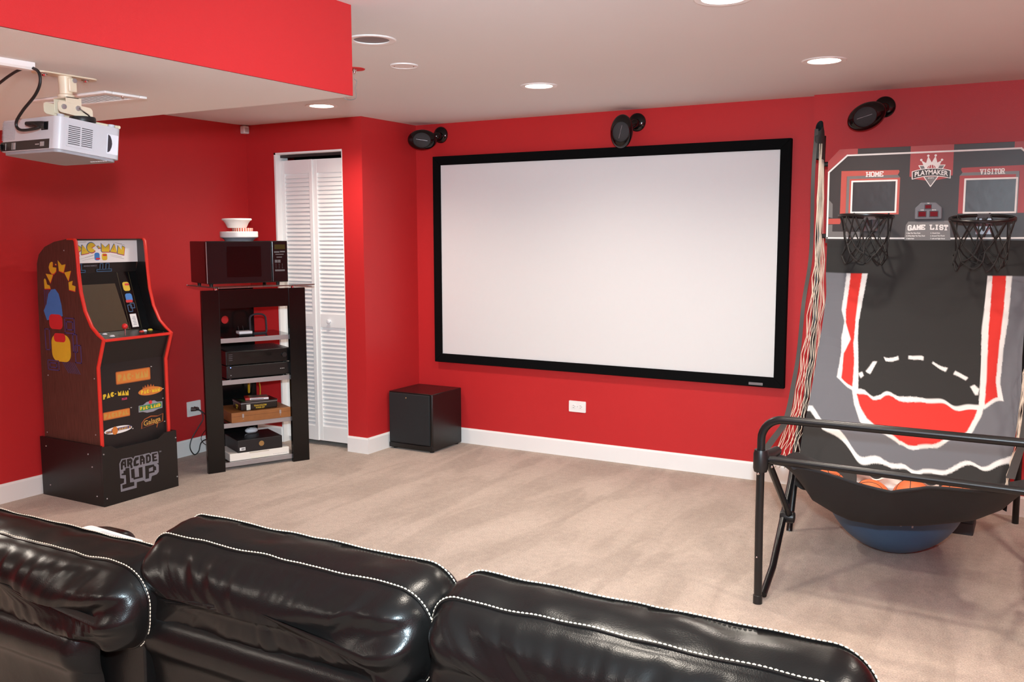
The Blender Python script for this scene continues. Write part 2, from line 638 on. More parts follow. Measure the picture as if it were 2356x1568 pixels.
# ------------------------------------------------------------------ projector, mount, cables
PW, PD, PH = 0.300, 0.206, 0.101
pj = thing('projector', 'white ceiling projector hanging upside down under the soffit', 'projector', (-2.6, -3.8259, 1.7922), (-0.1051, 0.0097, -0.0602))
pj.rotation_mode = 'XYZ'
pj.rotation_euler = (Matrix.Rotation(-0.0602, 3, 'Z') @ Matrix.Rotation(-0.1051, 3, 'X') @ Matrix.Rotation(0.0097, 3, 'Y')).to_euler()


def rrect(w, h, r, n=6):
    pts = []
    for cx, cy, a0 in ((w / 2 - r, h / 2 - r, 0), (-w / 2 + r, h / 2 - r, 90), (-w / 2 + r, -h / 2 + r, 180), (w / 2 - r, -h / 2 + r, 270)):
        for k in range(n + 1):
            q = radians(a0 + 90 * k / n)
            pts.append((cx + r * cos(q), cy + r * sin(q)))
    return pts


PJW = M('projector_white', (0.46, 0.46, 0.48), 0.32, var=0.01, srgb=False)
PJG = M('projector_grey', (140, 140, 144), 0.5)
MB().prism(rrect(PW, PD, 0.022), lambda u, v, w: (u, v, w), -PH / 2 + 0.008, PH / 2).build('body', PJW, pj, bevel=0.004)
MB().prism(rrect(PW - 0.016, PD - 0.014, 0.02), lambda u, v, w: (u, v, w), -PH / 2, -PH / 2 + 0.009).build('lid', PJG, pj, bevel=0.002)
o = MB()
for k in range(7):
    o.box(0.06 + k * 0.012, 0.066 + k * 0.012, 0.06, 0.064, -PH / 2 - 0.001, -PH / 2 + 0.001)
o.build('indicator', WPLAST, pj)
# rear connector strip and port recess
MB().box(-0.142, 0.115, -PD / 2 - 0.0008, -PD / 2 + 0.002, -0.041, -0.014).build('connector_strip', BLACKPL, pj, smooth=0)
o = MB()
for x, w_ in ((-0.115, 0.003), (-0.080, 0.003), (-0.072, 0.012)):
    o.box(x, x + w_, -PD / 2 - 0.0014, -PD / 2, -0.038, -0.018)
o.box(0.07, 0.09, -PD / 2 - 0.0014, -PD / 2, -0.034, -0.021)
o.box(0.045, 0.064, -PD / 2 - 0.0014, -PD / 2, -0.029, -0.026)
o.build('port', SILVER, pj, smooth=0)
MB().box(0.072, 0.106, -PD / 2 - 0.0008, -PD / 2 + 0.002, 0.012, 0.036).build('power_socket', BLACKPL, pj, smooth=0)
o = MB()
for i in range(14):
    for j in range(13):
        o.box(-0.138 + i * 0.0052, -0.1356 + i * 0.0052, -PD / 2 - 0.0006, -PD / 2 + 0.001, -0.008 + j * 0.0042, -0.0060 + j * 0.0042)
o.build('rear_grille', PJG, pj, smooth=0, kind='stuff')
# side vent (faces +X)
MB().prism(rrect(0.086, 0.066, 0.004), lambda u, v, w: (w, -0.031 + u, 0.002 + v), PW / 2 - 0.001, PW / 2 + 0.0015).build('vent_frame', PJW, pj, bevel=0.001)
DARK = M('vent_dark', (40, 40, 42), 0.6)
vs0 = None
for j in range(10):
    for (a, b) in ((-0.069, -0.033), (-0.028, 0.006)):
        z = -0.0235 + j * 0.0056
        o = MB().box(PW / 2 + 0.001, PW / 2 + 0.002, a, b, z, z + 0.0021).build('slot', DARK, pj, smooth=0)
# focus recess + ring
MB().box(PW / 2 - 0.0005, PW / 2 + 0.001, 0.054, 0.09, -0.030, 0.028).build('focus_recess', M('recess_grey', (205, 205, 210), 0.4), pj, smooth=0)
MB().prism([(0.0, -0.026), (0.006, -0.022), (0.011, -0.01), (0.0125, 0), (0.011, 0.01), (0.006, 0.022), (0, 0.026)], lambda u, v, w: (w, 0.056 + u, v), PW / 2 - 0.001, PW / 2 + 0.004).build('focus_ring', M('ring_dark', (45, 42, 48), 0.55), pj)
MB().lathe([(0.0001, 0.012), (0.028, 0.012), (0.030, 0.002), (0.036, 0), (0.036, -0.02), (0.0001, -0.02)], Matrix.Translation((0.07, PD / 2, 0.005)) @ Matrix.Rotation(radians(-90), 4, 'X'), 28).build('lens', BLACKGL, pj)
for x, y in ((0.11, -0.07), (-0.11, -0.07), (0.12, 0.085)):
    MB().lathe([(0.011, 0), (0.010, 0.012), (0.0001, 0.012)], Matrix.Translation((x, y, PH / 2)), 14).build('foot', PJW, pj)

CREAM = M('cream_metal', (222, 208, 182), 0.35)
mt_ = thing('projector_mount', 'cream metal ceiling mount holding the projector', 'projector mount', (-2.6, -3.8, ZS))
MB().prism(rrect(0.055, 0.20, 0.022), lambda u, v, w: (u, v, w), -0.004, 0.0).build('ceiling_plate', CREAM, mt_, bevel=0.001)
for y in (-0.075, 0.062):
    MB().lathe([(0.0001, -0.012), (0.006, -0.012), (0.007, -0.008), (0.012, -0.007), (0.012, -0.004), (0.0001, -0.004)], Matrix.Translation((0.008, y, 0)), 8).build('bolt', CHROME, mt_)
MB().lathe([(0.02, -0.004), (0.019, -0.055), (0.024, -0.058), (0.024, -0.066), (0.0001, -0.066)], Matrix(), 24).build('tube', CREAM, mt_)
MB().box(0.006, 0.026, -0.006, 0.022, -0.05, -0.008).build('clamp', CREAM, mt_, bevel=0.004)
MB().lathe([(0.0001, 0), (0.007, 0), (0.007, -0.003), (0.0001, -0.004)], Matrix.Translation((0.027, 0.012, -0.016)) @ Matrix.Rotation(radians(-90), 4, 'Y'), 12).build('bolt', SILVER, mt_)
u = MB()
u.box(-0.03, 0.03, -0.022, 0.022, -0.07, -0.066)
for x in (-0.03, 0.027):
    u.box(x, x + 0.003, -0.022, 0.03, -0.112, -0.066)
u.build('yoke', CREAM, mt_, bevel=0.001)
u = MB()
for x in (-0.036, 0.033):
    u.prism(rrect(0.115, 0.034, 0.01), lambda a, b, w: (w, 0.005 + a, -0.104 + b - 0.12 * a), x, x + 0.003)
u.build('tilt_bracket', CREAM, mt_, bevel=0.001)
for y, z in ((-0.035, -0.098), (0.012, -0.098)):
    MB().lathe([(0.0001, 0.006), (0.007, 0.005), (0.008, 0), (0.0001, 0)], Matrix.Translation((0.036, y, z)) @ Matrix.Rotation(radians(90), 4, 'Y'), 12).build('bolt', SILVER, mt_)
MB().tube([(0.04, 0.012, -0.098), (0.045, 0.04, -0.115), (0.04, 0.055, -0.125)], 0.0025, 8).build('allen_key', CHROME, mt_)
MB().lathe([(0.0001, -0.122), (0.036, -0.122), (0.038, -0.126), (0.038, -0.136), (0.034, -0.14), (0.0001, -0.14)], Matrix.Translation((0.03, 0.03, 0)), 32).build('adapter_disc', BLACKPL, mt_)
MB().tube([(0.03, 0.06, -0.135), (0.08, 0.085, -0.146), (0.12, 0.09, -0.152)], 0.005, 8).build('spider_arm', CREAM, mt_)
MB().tube([(-0.02, 0.0, -0.135), (-0.09, -0.06, -0.142)], 0.005, 8).build('spider_arm', CREAM, mt_)
# raceway and the cables
t = thing('cable_raceway', 'white plastic cable raceway along the soffit underside, top left', 'raceway', (-2.50, -3.975, ZS))
dr = Vector((-0.01, -1, 0)).normalized()
mm = frame((0.0, 0, 0), dr, (-dr.y, dr.x, 0))
MB().prism([(-0.02, 0), (0.02, 0), (0.02, -0.014), (0.014, -0.02), (-0.014, -0.02), (-0.02, -0.014)], lambda u, v, w: mm @ Vector((w, u, v)), 0.0, 3.0).build('cover', WHITE, t)
pm = Matrix.Translation((-2.6, -3.8259, 1.7922)) @ pj.rotation_euler.to_matrix().to_4x4()


def pp(x, y, z):
    return pm @ Vector((x, y, z))


o = MB().tube(spline([(-2.525, -3.975, 1.982), (-2.494, -3.98, 1.98), (-2.46, -3.98, 1.965), (-2.455, -3.98, 1.935), (-2.482, -3.98, 1.902), (-2.542, -3.98, 1.864), (-2.576, -3.98, 1.832), (-2.562, -3.975, 1.812), (-2.51, -3.955, 1.818), pp(0.06, -0.124, 0.026), pp(0.085, -0.112, 0.025)], 8), 0.0042, 8).build('power_cord', RUBBER)
tag(o, 'black power cord drooping from the raceway to the projector socket', 'cord')
MB().tube([pp(0.035, -0.128, 0.028), pp(0.05, -0.122, 0.026), pp(0.085, -0.110, 0.025), pp(0.09, -0.1045, 0.025)], [0.006, 0.009, 0.011, 0.011], 10).build('plug', BLACKPL, o)
o = MB().tube(spline([(-2.49, -3.985, 1.984), (-2.52, -3.99, 1.976), (-2.56, -3.99, 1.968), (-2.624, -3.99, 1.947), (-2.75, -4.0, 1.89), (-2.84, -4.0, 1.80), (-2.83, -3.99, 1.755), pp(-0.19, -0.15, -0.028), pp(-0.135, -0.106, -0.028)], 8), 0.004, 8).build('video_cable', RUBBER)
tag(o, 'black video cable running out of frame from the raceway end', 'cable')
MB().tube([pp(-0.16, -0.128, -0.028), pp(-0.135, -0.104, -0.028)], 0.009, 10).build('plug', BLACKPL, o)

# ------------------------------------------------------------------ projection screen
sx, sz, sw, fw = -3.7857, 0.6523, 2.403, 0.0628
sh = sw * 9 / 16
t = thing('projection_screen', 'large white projection screen in a black velvet frame on the red wall', 'projection screen', (sx, 0, sz))
MB().box(-0.01, sw + 0.01, -0.030, -0.004, -0.01, sh + 0.01).build('screen_fabric', M('screen_white', (0.70, 0.70, 0.695), 0.7, spec=0.15, var=0.01, srgb=False), t, smooth=0)
VELV = M('black_velvet', (9, 9, 10), 0.9, spec=0.1, var=0.2, vscale=200)
for q in ([(-fw, sh + fw), (sw + fw, sh + fw), (sw, sh), (0, sh)], [(-fw, -fw), (sw + fw, -fw), (sw, 0), (0, 0)],
          [(-fw, -fw), (0, 0), (0, sh), (-fw, sh + fw)], [(sw + fw, -fw), (sw, 0), (sw, sh), (sw + fw, sh + fw)]):
    MB().prism(q, lambda a, b, w: (a, w, b), -0.042, -0.002).build('frame_bar', VELV, t, smooth=0, bevel=0.003)
MB().prism(rrect(0.086, 0.016, 0.003), lambda a, b, w: (2.297 + a, w, -0.045 + b), -0.0435, -0.042).build('badge', M('badge_grey', (118, 112, 114), 0.4), t)

# ------------------------------------------------------------------ wall speakers
SPK = M('speaker_gloss_black', (10, 10, 11), 0.12)
GRL = M('speaker_grille', (44, 44, 46), 0.45, bump=0.8, bscale=900)


def speaker(label, pod, base, wally, roll):
    t = thing('wall_speaker', label, 'speaker', (base[0], wally, base[1]), group='black egg-shaped wall speakers')
    o0 = Vector((base[0], wally, base[1]))
    c = Vector(pod) - o0
    face = (CAM + Vector((-0.9, 0.6, -0.2)) - Vector(pod)).normalized()
    rx = Vector((0, 0, 1)).cross(face).normalized()
    uz = face.cross(rx)
    a = rx * cos(roll) + uz * sin(roll)
    b = face.cross(a)
    mm = Matrix((a, b, face)).transposed().to_4x4()
    mm.translation = c
    egg = MB()
    egg.grid(lambda uu, vv: mm @ Vector((0.104 * cos(2 * pi * uu) * sin(pi * vv), 0.071 * sin(2 * pi * uu) * sin(pi * vv),
                                           (0.05 if vv > 0.5 else 0.085) * -cos(pi * vv))), 36, 19, closeu=True)
    egg.build('pod', SPK, t)
    gr = MB().grid(lambda uu, vv: mm @ Vector(((0.062) * cos(2 * pi * uu) * vv, 0.052 * sin(2 * pi * uu) * vv, 0.0555 - 0.014 * vv * vv)), 32, 7, closeu=True)
    gr.build('grille', GRL, t)
    rg = MB().tube([mm @ Vector((0.063 * cos(q), 0.053 * sin(q), 0.043)) for q in [2 * pi * k / 36 for k in range(36)]], 0.0022, 6, closed=True)
    rg.build('grille_ring', SPK, t)
    MB().tube([mm @ Vector((-0.04, 0.008, 0.0545)), mm @ Vector((0.04, -0.004, 0.0545))], 0.0012, 6).build('grille_highlight', SILVER, t)  # silver rod stands in for the bright highlight line across the grille
    dsh = Matrix.Rotation(radians(90), 4, 'X')
    MB().lathe([(0.058, 0), (0.057, 0.010), (0.05, 0.018), (0.03, 0.025), (0.0001, 0.027)], dsh, 28).build('wall_plate', SPK, t)
    p0 = Vector((0, -0.018, -0.008))
    MB().tube(spline([p0, p0 + Vector((0, -0.035, -0.004)), c - face * 0.06, c - face * 0.02], 6), [0.026] + [0.026] * 17 + [0.024], 12).build('arm', SPK, t)
    return t


speaker('small black wall speaker near the corner, up and left of the projection screen', (-3.865, -0.14, 2.178), (-3.800, 2.220), 0.0, 0.0)
speaker('small black wall speaker standing upright above the centre of the projection screen', (-2.345, -0.14, 2.152), (-2.298, 2.218), 0.0, radians(84))
speaker('small black wall speaker tilted above the basketball game', (-0.885, -0.20, 2.145), (-0.815, 2.206), YJ, radians(24))

# ------------------------------------------------------------------ subwoofer
t = thing('subwoofer', 'black cube subwoofer on the carpet in the corner left of the screen', 'subwoofer', (-4.0, -0.41, 0))
SUBB = M('black_vinyl', (17, 16, 16), 0.33, bump=0.15, bscale=400)
MB().box(0, 0.375, 0.012, 0.375, 0.012, 0.413).build('cabinet', SUBB, t, bevel=0.004)
MB().box(0.006, 0.355, 0.0, 0.013, 0.05, 0.405).build('grille', M('grille_cloth', (26, 28, 30), 0.8, bump=0.6, bscale=900), t, bevel=0.006)
MB().box(0.0, 0.375, 0.004, 0.012, 0.012, 0.046).build('plinth_strip', SUBB, t, bevel=0.003)
MB().box(0.359, 0.375, 0.002, 0.012, 0.046, 0.413).build('edge_strip', SUBB, t, bevel=0.003)
MB().lathe([(0.0001, 0.003), (0.004, 0.002), (0.005, 0), (0.0001, 0)], Matrix.Translation((0.155, 0.0, 0.375)) @ Matrix.Rotation(radians(90), 4, 'X'), 12).build('power_led', M('amber_led', (150, 120, 80), 0.4), t)
for x in (0.03, 0.345):
    for y in (0.04, 0.345):
        MB().lathe([(0.016, 0), (0.018, 0.012), (0.0001, 0.012)], Matrix.Translation((x, y, 0)), 12).build('foot', BLACKPL, t)

# ------------------------------------------------------------------ outlets
PLATE = M('outlet_white', (0.84, 0.83, 0.81), 0.35, srgb=False, var=0.01)
SLOT = M('slot_dark', (60, 55, 52), 0.6)


def outlet(name, label, mm, w, h, used=False):
    t = thing(name, label, 'outlet')
    t.matrix_world = mm
    MB().prism(rrect(w, h, 0.005), lambda a, b, c: (a, b, c), 0, 0.006).build('cover_plate', PLATE, t, bevel=0.002)
    for sx_ in (-1, 1):
        MB().prism(rrect(0.034, 0.029, 0.010), lambda a, b, c: (sx_ * 0.026 + a, b, c), 0.005, 0.0085).build('socket', PLATE, t, bevel=0.001)
        o = MB()
        for yy in (-0.007, 0.007):
            o.box(sx_ * 0.026 - 0.006, sx_ * 0.026 + 0.003, yy - 0.0011, yy + 0.0011, 0.008, 0.0088)
        o.box(sx_ * 0.026 + 0.007, sx_ * 0.026 + 0.0105, -0.002, 0.002, 0.008, 0.0088)
        o.build('slot', SLOT, t, smooth=0)
    MB().lathe([(0.003, 0), (0.0025, 0.0075), (0.0001, 0.0078)], Matrix(), 10).build('screw', SILVER, t)
    return t


outlet('wall_outlet', 'white sideways wall outlet in the red wall under the projection screen', frame((-2.707, 0.0, 0.350), (1, 0, 0), (0, 0, 1)), 0.126, 0.076)
outlet('wall_outlet', 'white wall outlet with cords plugged in, between the arcade machine and the black rack', frame((XL, -1.203, 0.319), (0, 1, 0), (0, 0, 1)), 0.118, 0.104, True)
CW = XL
cords = [([(CW + 0.03, -1.205, 0.315), (CW + 0.06, -1.19, 0.30), (CW + 0.07, -1.185, 0.25), (CW + 0.06, -1.225, 0.19), (CW + 0.05, -1.275, 0.12), (CW + 0.05, -1.29, 0.06), (CW + 0.06, -1.265, 0.012), (CW + 0.07, -1.235, 0.03), (CW + 0.07, -1.21, 0.085), (CW + 0.08, -1.16, 0.10), (CW + 0.12, -1.07, 0.07), (CW + 0.2, -0.98, 0.02)], 0.004, 'black power cord looping from the wall outlet down to the carpet'),
         ([(CW + 0.03, -1.20, 0.322), (CW + 0.065, -1.17, 0.285), (CW + 0.075, -1.14, 0.23), (CW + 0.06, -1.12, 0.16), (CW + 0.06, -1.135, 0.08), (CW + 0.07, -1.10, 0.03), (CW + 0.2, -0.98, 0.012)], 0.0035, 'black cord falling straight from the wall outlet behind the rack'),
         ([(CW + 0.05, -1.08, 0.20), (CW + 0.055, -1.17, 0.15), (CW + 0.05, -1.19, 0.10), (CW + 0.06, -1.14, 0.05), (CW + 0.15, -1.03, 0.02)], 0.0022, 'thin grey lead drooping against the white baseboard beside the rack')]
for i, (p, r, lb) in enumerate(cords):
    o = MB().tube(spline(p, 7), r, 8).build('power_cord', RUBBER)
    tag(o, lb, 'cord', 'cords at the left wall outlet')
    if i < 2:
        MB().tube([(CW + 0.008, -1.23 + 0.052 * i * 0.5, 0.318), (CW + 0.035, -1.21 + 0.02 * i, 0.316)], [0.016, 0.011], 12).build('plug', M('plug_brown', (70, 48, 42), 0.5), o)

# ------------------------------------------------------------------ arcade machine
def wood_mat():
    mt = bpy.data.materials.new('dark_woodgrain_vinyl')
    mt.use_nodes = True
    nt = mt.node_tree
    b = nt.nodes['Principled BSDF']
    b.inputs['Roughness'].default_value = 0.5
    b.inputs['Specular IOR Level'].default_value = 0.3
    tc = nt.nodes.new('ShaderNodeTexCoord')
    mp = nt.nodes.new('ShaderNodeMapping')
    mp.inputs['Scale'].default_value = (120, 120, 5)
    nt.links.new(tc.outputs['Object'], mp.inputs['Vector'])
    n = nt.nodes.new('ShaderNodeTexNoise')
    n.inputs['Scale'].default_value = 2.0
    n.inputs['Detail'].default_value = 4
    nt.links.new(mp.outputs[0], n.inputs['Vector'])
    r = nt.nodes.new('ShaderNodeValToRGB')
    r.color_ramp.elements[0].position = 0.35
    r.color_ramp.elements[1].position = 0.65
    r.color_ramp.elements[0].color = (0.066, 0.027, 0.020, 1)
    r.color_ramp.elements[1].color = (0.115, 0.047, 0.034, 1)
    nt.links.new(n.outputs['Fac'], r.inputs[0])
    nt.links.new(r.outputs[0], b.inputs['Base Color'])
    return mt


WOODV = wood_mat()
TMOLD = M('red_t_molding', (0.72, 0.030, 0.018), 0.4, srgb=False)
ABLK = M('arcade_black', (20, 18, 18), 0.38)
ABLK2 = M('arcade_black_matte', (26, 22, 22), 0.5)
YEL = M('yellow_print', (0.72, 0.50, 0.03), 0.5, srgb=False)
ORG = M('orange_print', (0.62, 0.20, 0.035), 0.5, srgb=False)
ORD = M('dark_orange_print', (0.40, 0.10, 0.02), 0.5, srgb=False)
GLDP = M('gold_print', (0.55, 0.30, 0.06), 0.5, srgb=False)
REDP = M('red_print', (0.62, 0.03, 0.035), 0.5, srgb=False)
BLUP = M('blue_print', (0.05, 0.22, 0.60), 0.5, srgb=False)
NAVP = M('navy_print', (0.06, 0.055, 0.20), 0.5, srgb=False)
TEALP = M('teal_line_print', (0.05, 0.13, 0.25), 0.5, srgb=False)
GRNP = M('green_print', (0.03, 0.24, 0.09), 0.5, srgb=False)
GRYP = M('grey_print', (0.28, 0.29, 0.34), 0.5, srgb=False)
PNKP = M('pink_print', (0.55, 0.05, 0.13), 0.5, srgb=False)
SILP = M('silver_print', (0.20, 0.20, 0.23), 0.4, srgb=False)
WHTP = M('white_sign_print', (0.84, 0.84, 0.83), 0.5, srgb=False, var=0.01)

AX, AY = -4.785, -2.10    # base point on the floor
arc = thing('arcade_machine', 'black and woodgrain PAC-MAN arcade machine with red edging by the left wall', 'arcade machine', (AX, AY, 0))


def AM(mb_fn, name, mat, parent=arc, **k):
    mb = MB()
    mb_fn(mb)
    mb.v = [(x - AX, y - AY, z) for x, y, z in mb.v]
    return mb.build(name, mat, parent, **k)


YL0, YL1 = -2.337, -2.321      # left side panel
YR0, YR1 = -1.879, -1.863      # right side panel
side = [(-5.047, 0.302), (-5.032, 1.19), (-5.024, 1.352), (-5.001, 1.406), (-4.945, 1.449), (-4.856, 1.478), (-4.74, 1.494), (-4.684, 1.494),
        (-4.672, 1.481), (-4.665, 1.40), (-4.661, 1.304), (-4.650, 1.2), (-4.622, 1.096), (-4.572, 1.01), (-4.520, 0.968), (-4.476, 0.940), (-4.535, 0.782), (-4.538, 0.302)]
for a, b in ((YL0, YL1), (YR0, YR1)):
    AM(lambda mb: mb.prism(side, lambda u, v, w: (u, w, v), a, b), 'side_panel', WOODV if a == YL0 else WOODV, smooth=0)
    edge = side[6:17] + [(-4.537, 0.335)]
    sp = []
    for i in range(len(edge)):
        sp.append((edge[i][0], (a + b) / 2, edge[i][1]))

    def mold(mb, sp=sp, a=a, b=b):
        # flat strip proud of the panel edge
        vs, fs = [], []
        n = len(sp)
        for i, p in enumerate(sp):
            p0, p1 = Vector(sp[max(i - 1, 0)]), Vector(sp[min(i + 1, n - 1)])
            tt = (p1 - p0).normalized()
            nn = Vector((-tt.z, 0, tt.x))
            if nn.x < 0 and i > 1:
                nn = -nn
            if i <= 1:
                nn = Vector((0.5, 0, 0.8)).normalized()
            P = Vector(p)
            for yy, d in ((a - 0.0015, -0.006), (a - 0.0015, 0.002), (a + 0.003, 0.0045), (b - 0.003, 0.0045), (b + 0.0015, 0.002), (b + 0.0015, -0.006)):
                q = P + nn * d
                vs.append((q.x, yy, q.z))
        for i in range(n - 1):
            for j in range(5):
                fs.append((i * 6 + j, i * 6 + j + 1, (i + 1) * 6 + j + 1, (i + 1) * 6 + j))
        mb.add(vs, fs)
    AM(mold, 'edge_molding', TMOLD)
YI0, YI1 = YL1, YR0
PFX = -4.552     # lower front panel
AM(lambda mb: mb.box(-4.60, PFX, YI0, YI1, 0.302, 0.80), 'front_panel', ABLK2, smooth=0)
AM(lambda mb: mb.prism([(-4.552, 0.795), (-4.494, 0.934), (-4.51, 0.934), (-4.566, 0.795)], lambda u, v, w: (u, w, v), YI0, YI1), 'panel_under_deck', ABLK2, smooth=0)
AM(lambda mb: mb.prism([(-4.482, 0.930), (-4.478, 0.941), (-4.66, 0.962), (-4.66, 0.945)], lambda u, v, w: (u, w, v), YI0, YI1), 'control_deck', ABLK, smooth=0)
AM(lambda mb: mb.prism([(-4.483, 0.926), (-4.4745, 0.930), (-4.4735, 0.942), (-4.482, 0.944)], lambda u, v, w: (u, w, v), YI0, YI1), 'deck_edge', TMOLD)
# monitor panel and bezel
mon = [(-4.655, 0.955), (-4.757, 1.30), (-4.775, 1.295), (-4.672, 0.945)]
AM(lambda mb: mb.prism(mon, lambda u, v, w: (u, w, v), YI0, YI1), 'bezel', M('bezel_gloss', (12, 12, 13), 0.12), smooth=0)
mo = Vector((-4.655, 0, 0.955))
md = (Vector((-4.757, 0, 1.30)) - mo).normalized()
mn = Vector((md.z, 0, -md.x))


def MON(y, s, d=0.0006):
    p = mo + md * s + mn * d
    return (p.x, y, p.z)


AM(lambda mb: mb.prism([(-2.30, 0.01), (-2.02, 0.01), (-2.045, 0.29), (-2.30, 0.29)], lambda u, v, w: MON(u, v, w), 0.0002, 0.0012), 'monitor_screen', M('monitor_tan_reflection', (78, 66, 50), 0.22), smooth=0)  # tan base colour carries the room's reflection in the switched-off screen
AM(lambda mb: [mb.prism(q, lambda u, v, w: MON(u, v, w), 0.0, 0.0007) for q in (
    [(-2.014, 0.005), (-2.0125, 0.005), (-2.0125, 0.355), (-2.014, 0.355)], [(-1.935, 0.005), (-1.9335, 0.005), (-1.9335, 0.355), (-1.935, 0.355)],
    [(-2.014, 0.005), (-1.9335, 0.005), (-1.9335, 0.007), (-2.014, 0.007)])], 'bezel_line', M('olive_line', (90, 84, 50), 0.5), smooth=0)
# generic stand-ins for the artwork on the bezel: plain rounded blocks and lines
AM(lambda mb: mb.prism([(y - 1.972, s + 0.268) for y, s in rrect(0.046, 0.055, 0.014)], lambda u, v, w: MON(u, v, w), 0, 0.0008), 'bezel_art', YEL, smooth=0)
AM(lambda mb: mb.prism([(y - 1.965, s + 0.280) for y, s in rrect(0.030, 0.012, 0.004)], lambda u, v, w: MON(u, v, w), 0, 0.0012), 'bezel_art', REDP, smooth=0)
AM(lambda mb: mb.prism([(y - 1.972, s + 0.200) for y, s in rrect(0.046, 0.050, 0.014)], lambda u, v, w: MON(u, v, w), 0, 0.0008), 'bezel_art', BLUP, smooth=0)
AM(lambda mb: mb.prism([(y - 1.976, s + 0.178) for y, s in rrect(0.046, 0.016, 0.006)], lambda u, v, w: MON(u, v, w), 0, 0.0012), 'bezel_art', REDP, smooth=0)


def loopline(mb, pts, wd, fn):
    n = len(pts)
    for i in range(n):
        a, b = Vector((*pts[i], 0)), Vector((*pts[(i + 1) % n], 0))
        d = (b - a).normalized()
        nn = Vector((-d.y, d.x, 0)) * wd / 2
        a2, b2 = a - d * wd / 2, b + d * wd / 2
        mb.prism([((a2 + nn).x, (a2 + nn).y), ((a2 - nn).x, (a2 - nn).y), ((b2 - nn).x, (b2 - nn).y), ((b2 + nn).x, (b2 + nn).y)], fn, 0, 0.0007)


def rectpts(x0, y0, x1, y1):
    return [(x0, y0), (x1, y0), (x1, y1), (x0, y1)]


AM(lambda mb: [loopline(mb, q, 0.004, lambda u, v, w: MON(u, v, w)) for q in (rectpts(-1.995, 0.115, -1.968, 0.155), rectpts(-1.975, 0.135, -1.948, 0.165))], 'bezel_line_art', TEALP, smooth=0)
AM(lambda mb: mb.prism(rectpts(-1.996, 0.02, -1.952, 0.10), lambda u, v, w: MON(u, v, w), 0, 0.0008), 'instruction_card', WHTP, smooth=0)
AM(lambda mb: [mb.prism(rectpts(-1.985 + 0.004 * (k % 2), 0.034 + k * 0.009, -1.962, 0.037 + k * 0.009), lambda u, v, w: MON(u, v, w), 0, 0.0012) for k in range(6)], 'instruction_text', GRYP, smooth=0)
AM(lambda mb: mb.prism([(-4.757, 1.298), (-4.748, 1.362), (-4.77, 1.362), (-4.775, 1.295)], lambda u, v, w: (u, w, v), YI0, YI1), 'upper_bezel', ABLK, smooth=0)
AM(lambda mb: [loopline(mb, q, 0.0045, lambda u, v, w: (-4.7525 + (v - 1.298) * 0.14 + w + 0.0004, u, v)) for q in (rectpts(-2.150, 1.306, -2.052, 1.318), rectpts(-2.130, 1.318, -2.112, 1.352), rectpts(-2.092, 1.318, -2.070, 1.352), rectpts(-2.30, 1.304, -2.225, 1.316), rectpts(-2.275, 1.316, -2.25, 1.352))], 'bezel_line_art', TEALP, smooth=0)
text('BANDAI NAMCO', 0.011, frame((-4.744 - AX, -2.195 - AY, 1.340), (0, 1, 0), (0.14, 0, 1)), SILP, arc, off=0.0002)
# marquee
MQX = -4.735
AM(lambda mb: mb.box(-4.775, MQX, YI0, YI1, 1.357, 1.486), 'marquee', WHTP, smooth=0)
AM(lambda mb: mb.prism([(-4.775, 1.486), (-4.684, 1.486), (-4.690, 1.4935), (-4.775, 1.4935)], lambda u, v, w: (u, w, v), YI0, YI1), 'top_panel', ABLK, smooth=0)
AM(lambda mb: mb.box(-5.03, -4.775, YI0, YI1, 0.302, 1.35), 'back_box', ABLK, smooth=0)
GSIDE = M('inner_side_grey', (62, 60, 62), 0.5)
AM(lambda mb: mb.prism([(-4.735, 1.357), (-4.667, 1.357), (-4.654, 1.2), (-4.626, 1.096), (-4.576, 1.01), (-4.524, 0.966), (-4.487, 0.944), (-4.66, 0.958), (-4.757, 1.30)], lambda u, v, w: (u, w, v), YR0 - 0.0015, YR0), 'inner_side_lining', ABLK, smooth=0)
AM(lambda mb: mb.prism([(-4.735, 1.357), (-4.666, 1.357), (-4.674, 1.478), (-4.690, 1.487), (-4.735, 1.487)], lambda u, v, w: (u, w, v), YR0 - 0.001, YR0), 'inner_side_lining', GSIDE, smooth=0)


def blob(c, r, n=26, a0=0, a1=360):
    return [(c[0] + r * cos(radians(a0 + (a1 - a0) * k / (n - 1))), c[1] + r * sin(radians(a0 + (a1 - a0) * k / (n - 1)))) for k in range(n)]


PACF = {
    'P': [(-2.307, 1.401), (-2.306, 1.455), (-2.274, 1.456), (-2.259, 1.449), (-2.255, 1.438), (-2.258, 1.430), (-2.271, 1.423), (-2.268, 1.401)],
    'A': [(-2.249, 1.457), (-2.243, 1.457), (-2.205, 1.414), (-2.255, 1.406)],
    'C': [(-2.189, 1.444)] + blob((-2.189, 1.444), 0.0275, 26, 25, 325),
    'D': [(-2.152, 1.451), (-2.141, 1.451), (-2.130, 1.442), (-2.143, 1.440)],
    'M': [(-2.122, 1.467), (-2.098, 1.443), (-2.072, 1.464), (-2.073, 1.418), (-2.119, 1.419), (-2.124, 1.425)],
    'A2': [(-2.040, 1.461), (-2.036, 1.461), (-2.022, 1.412), (-2.067, 1.419)],
    'N': [(-2.011, 1.453), (-1.989, 1.428), (-1.984, 1.451), (-1.968, 1.444), (-1.975, 1.399), (-2.018, 1.408)],
}


def grow(poly, d, off=(0, 0)):
    cx = sum(p[0] for p in poly) / len(poly)
    cy = sum(p[1] for p in poly) / len(poly)
    out = []
    for x, y in poly:
        q = Vector((x - cx, y - cy))
        q = q + q.normalized() * d if q.length > 1e-6 else q
        out.append((cx + q.x + off[0], cy + q.y + off[1]))
    return out


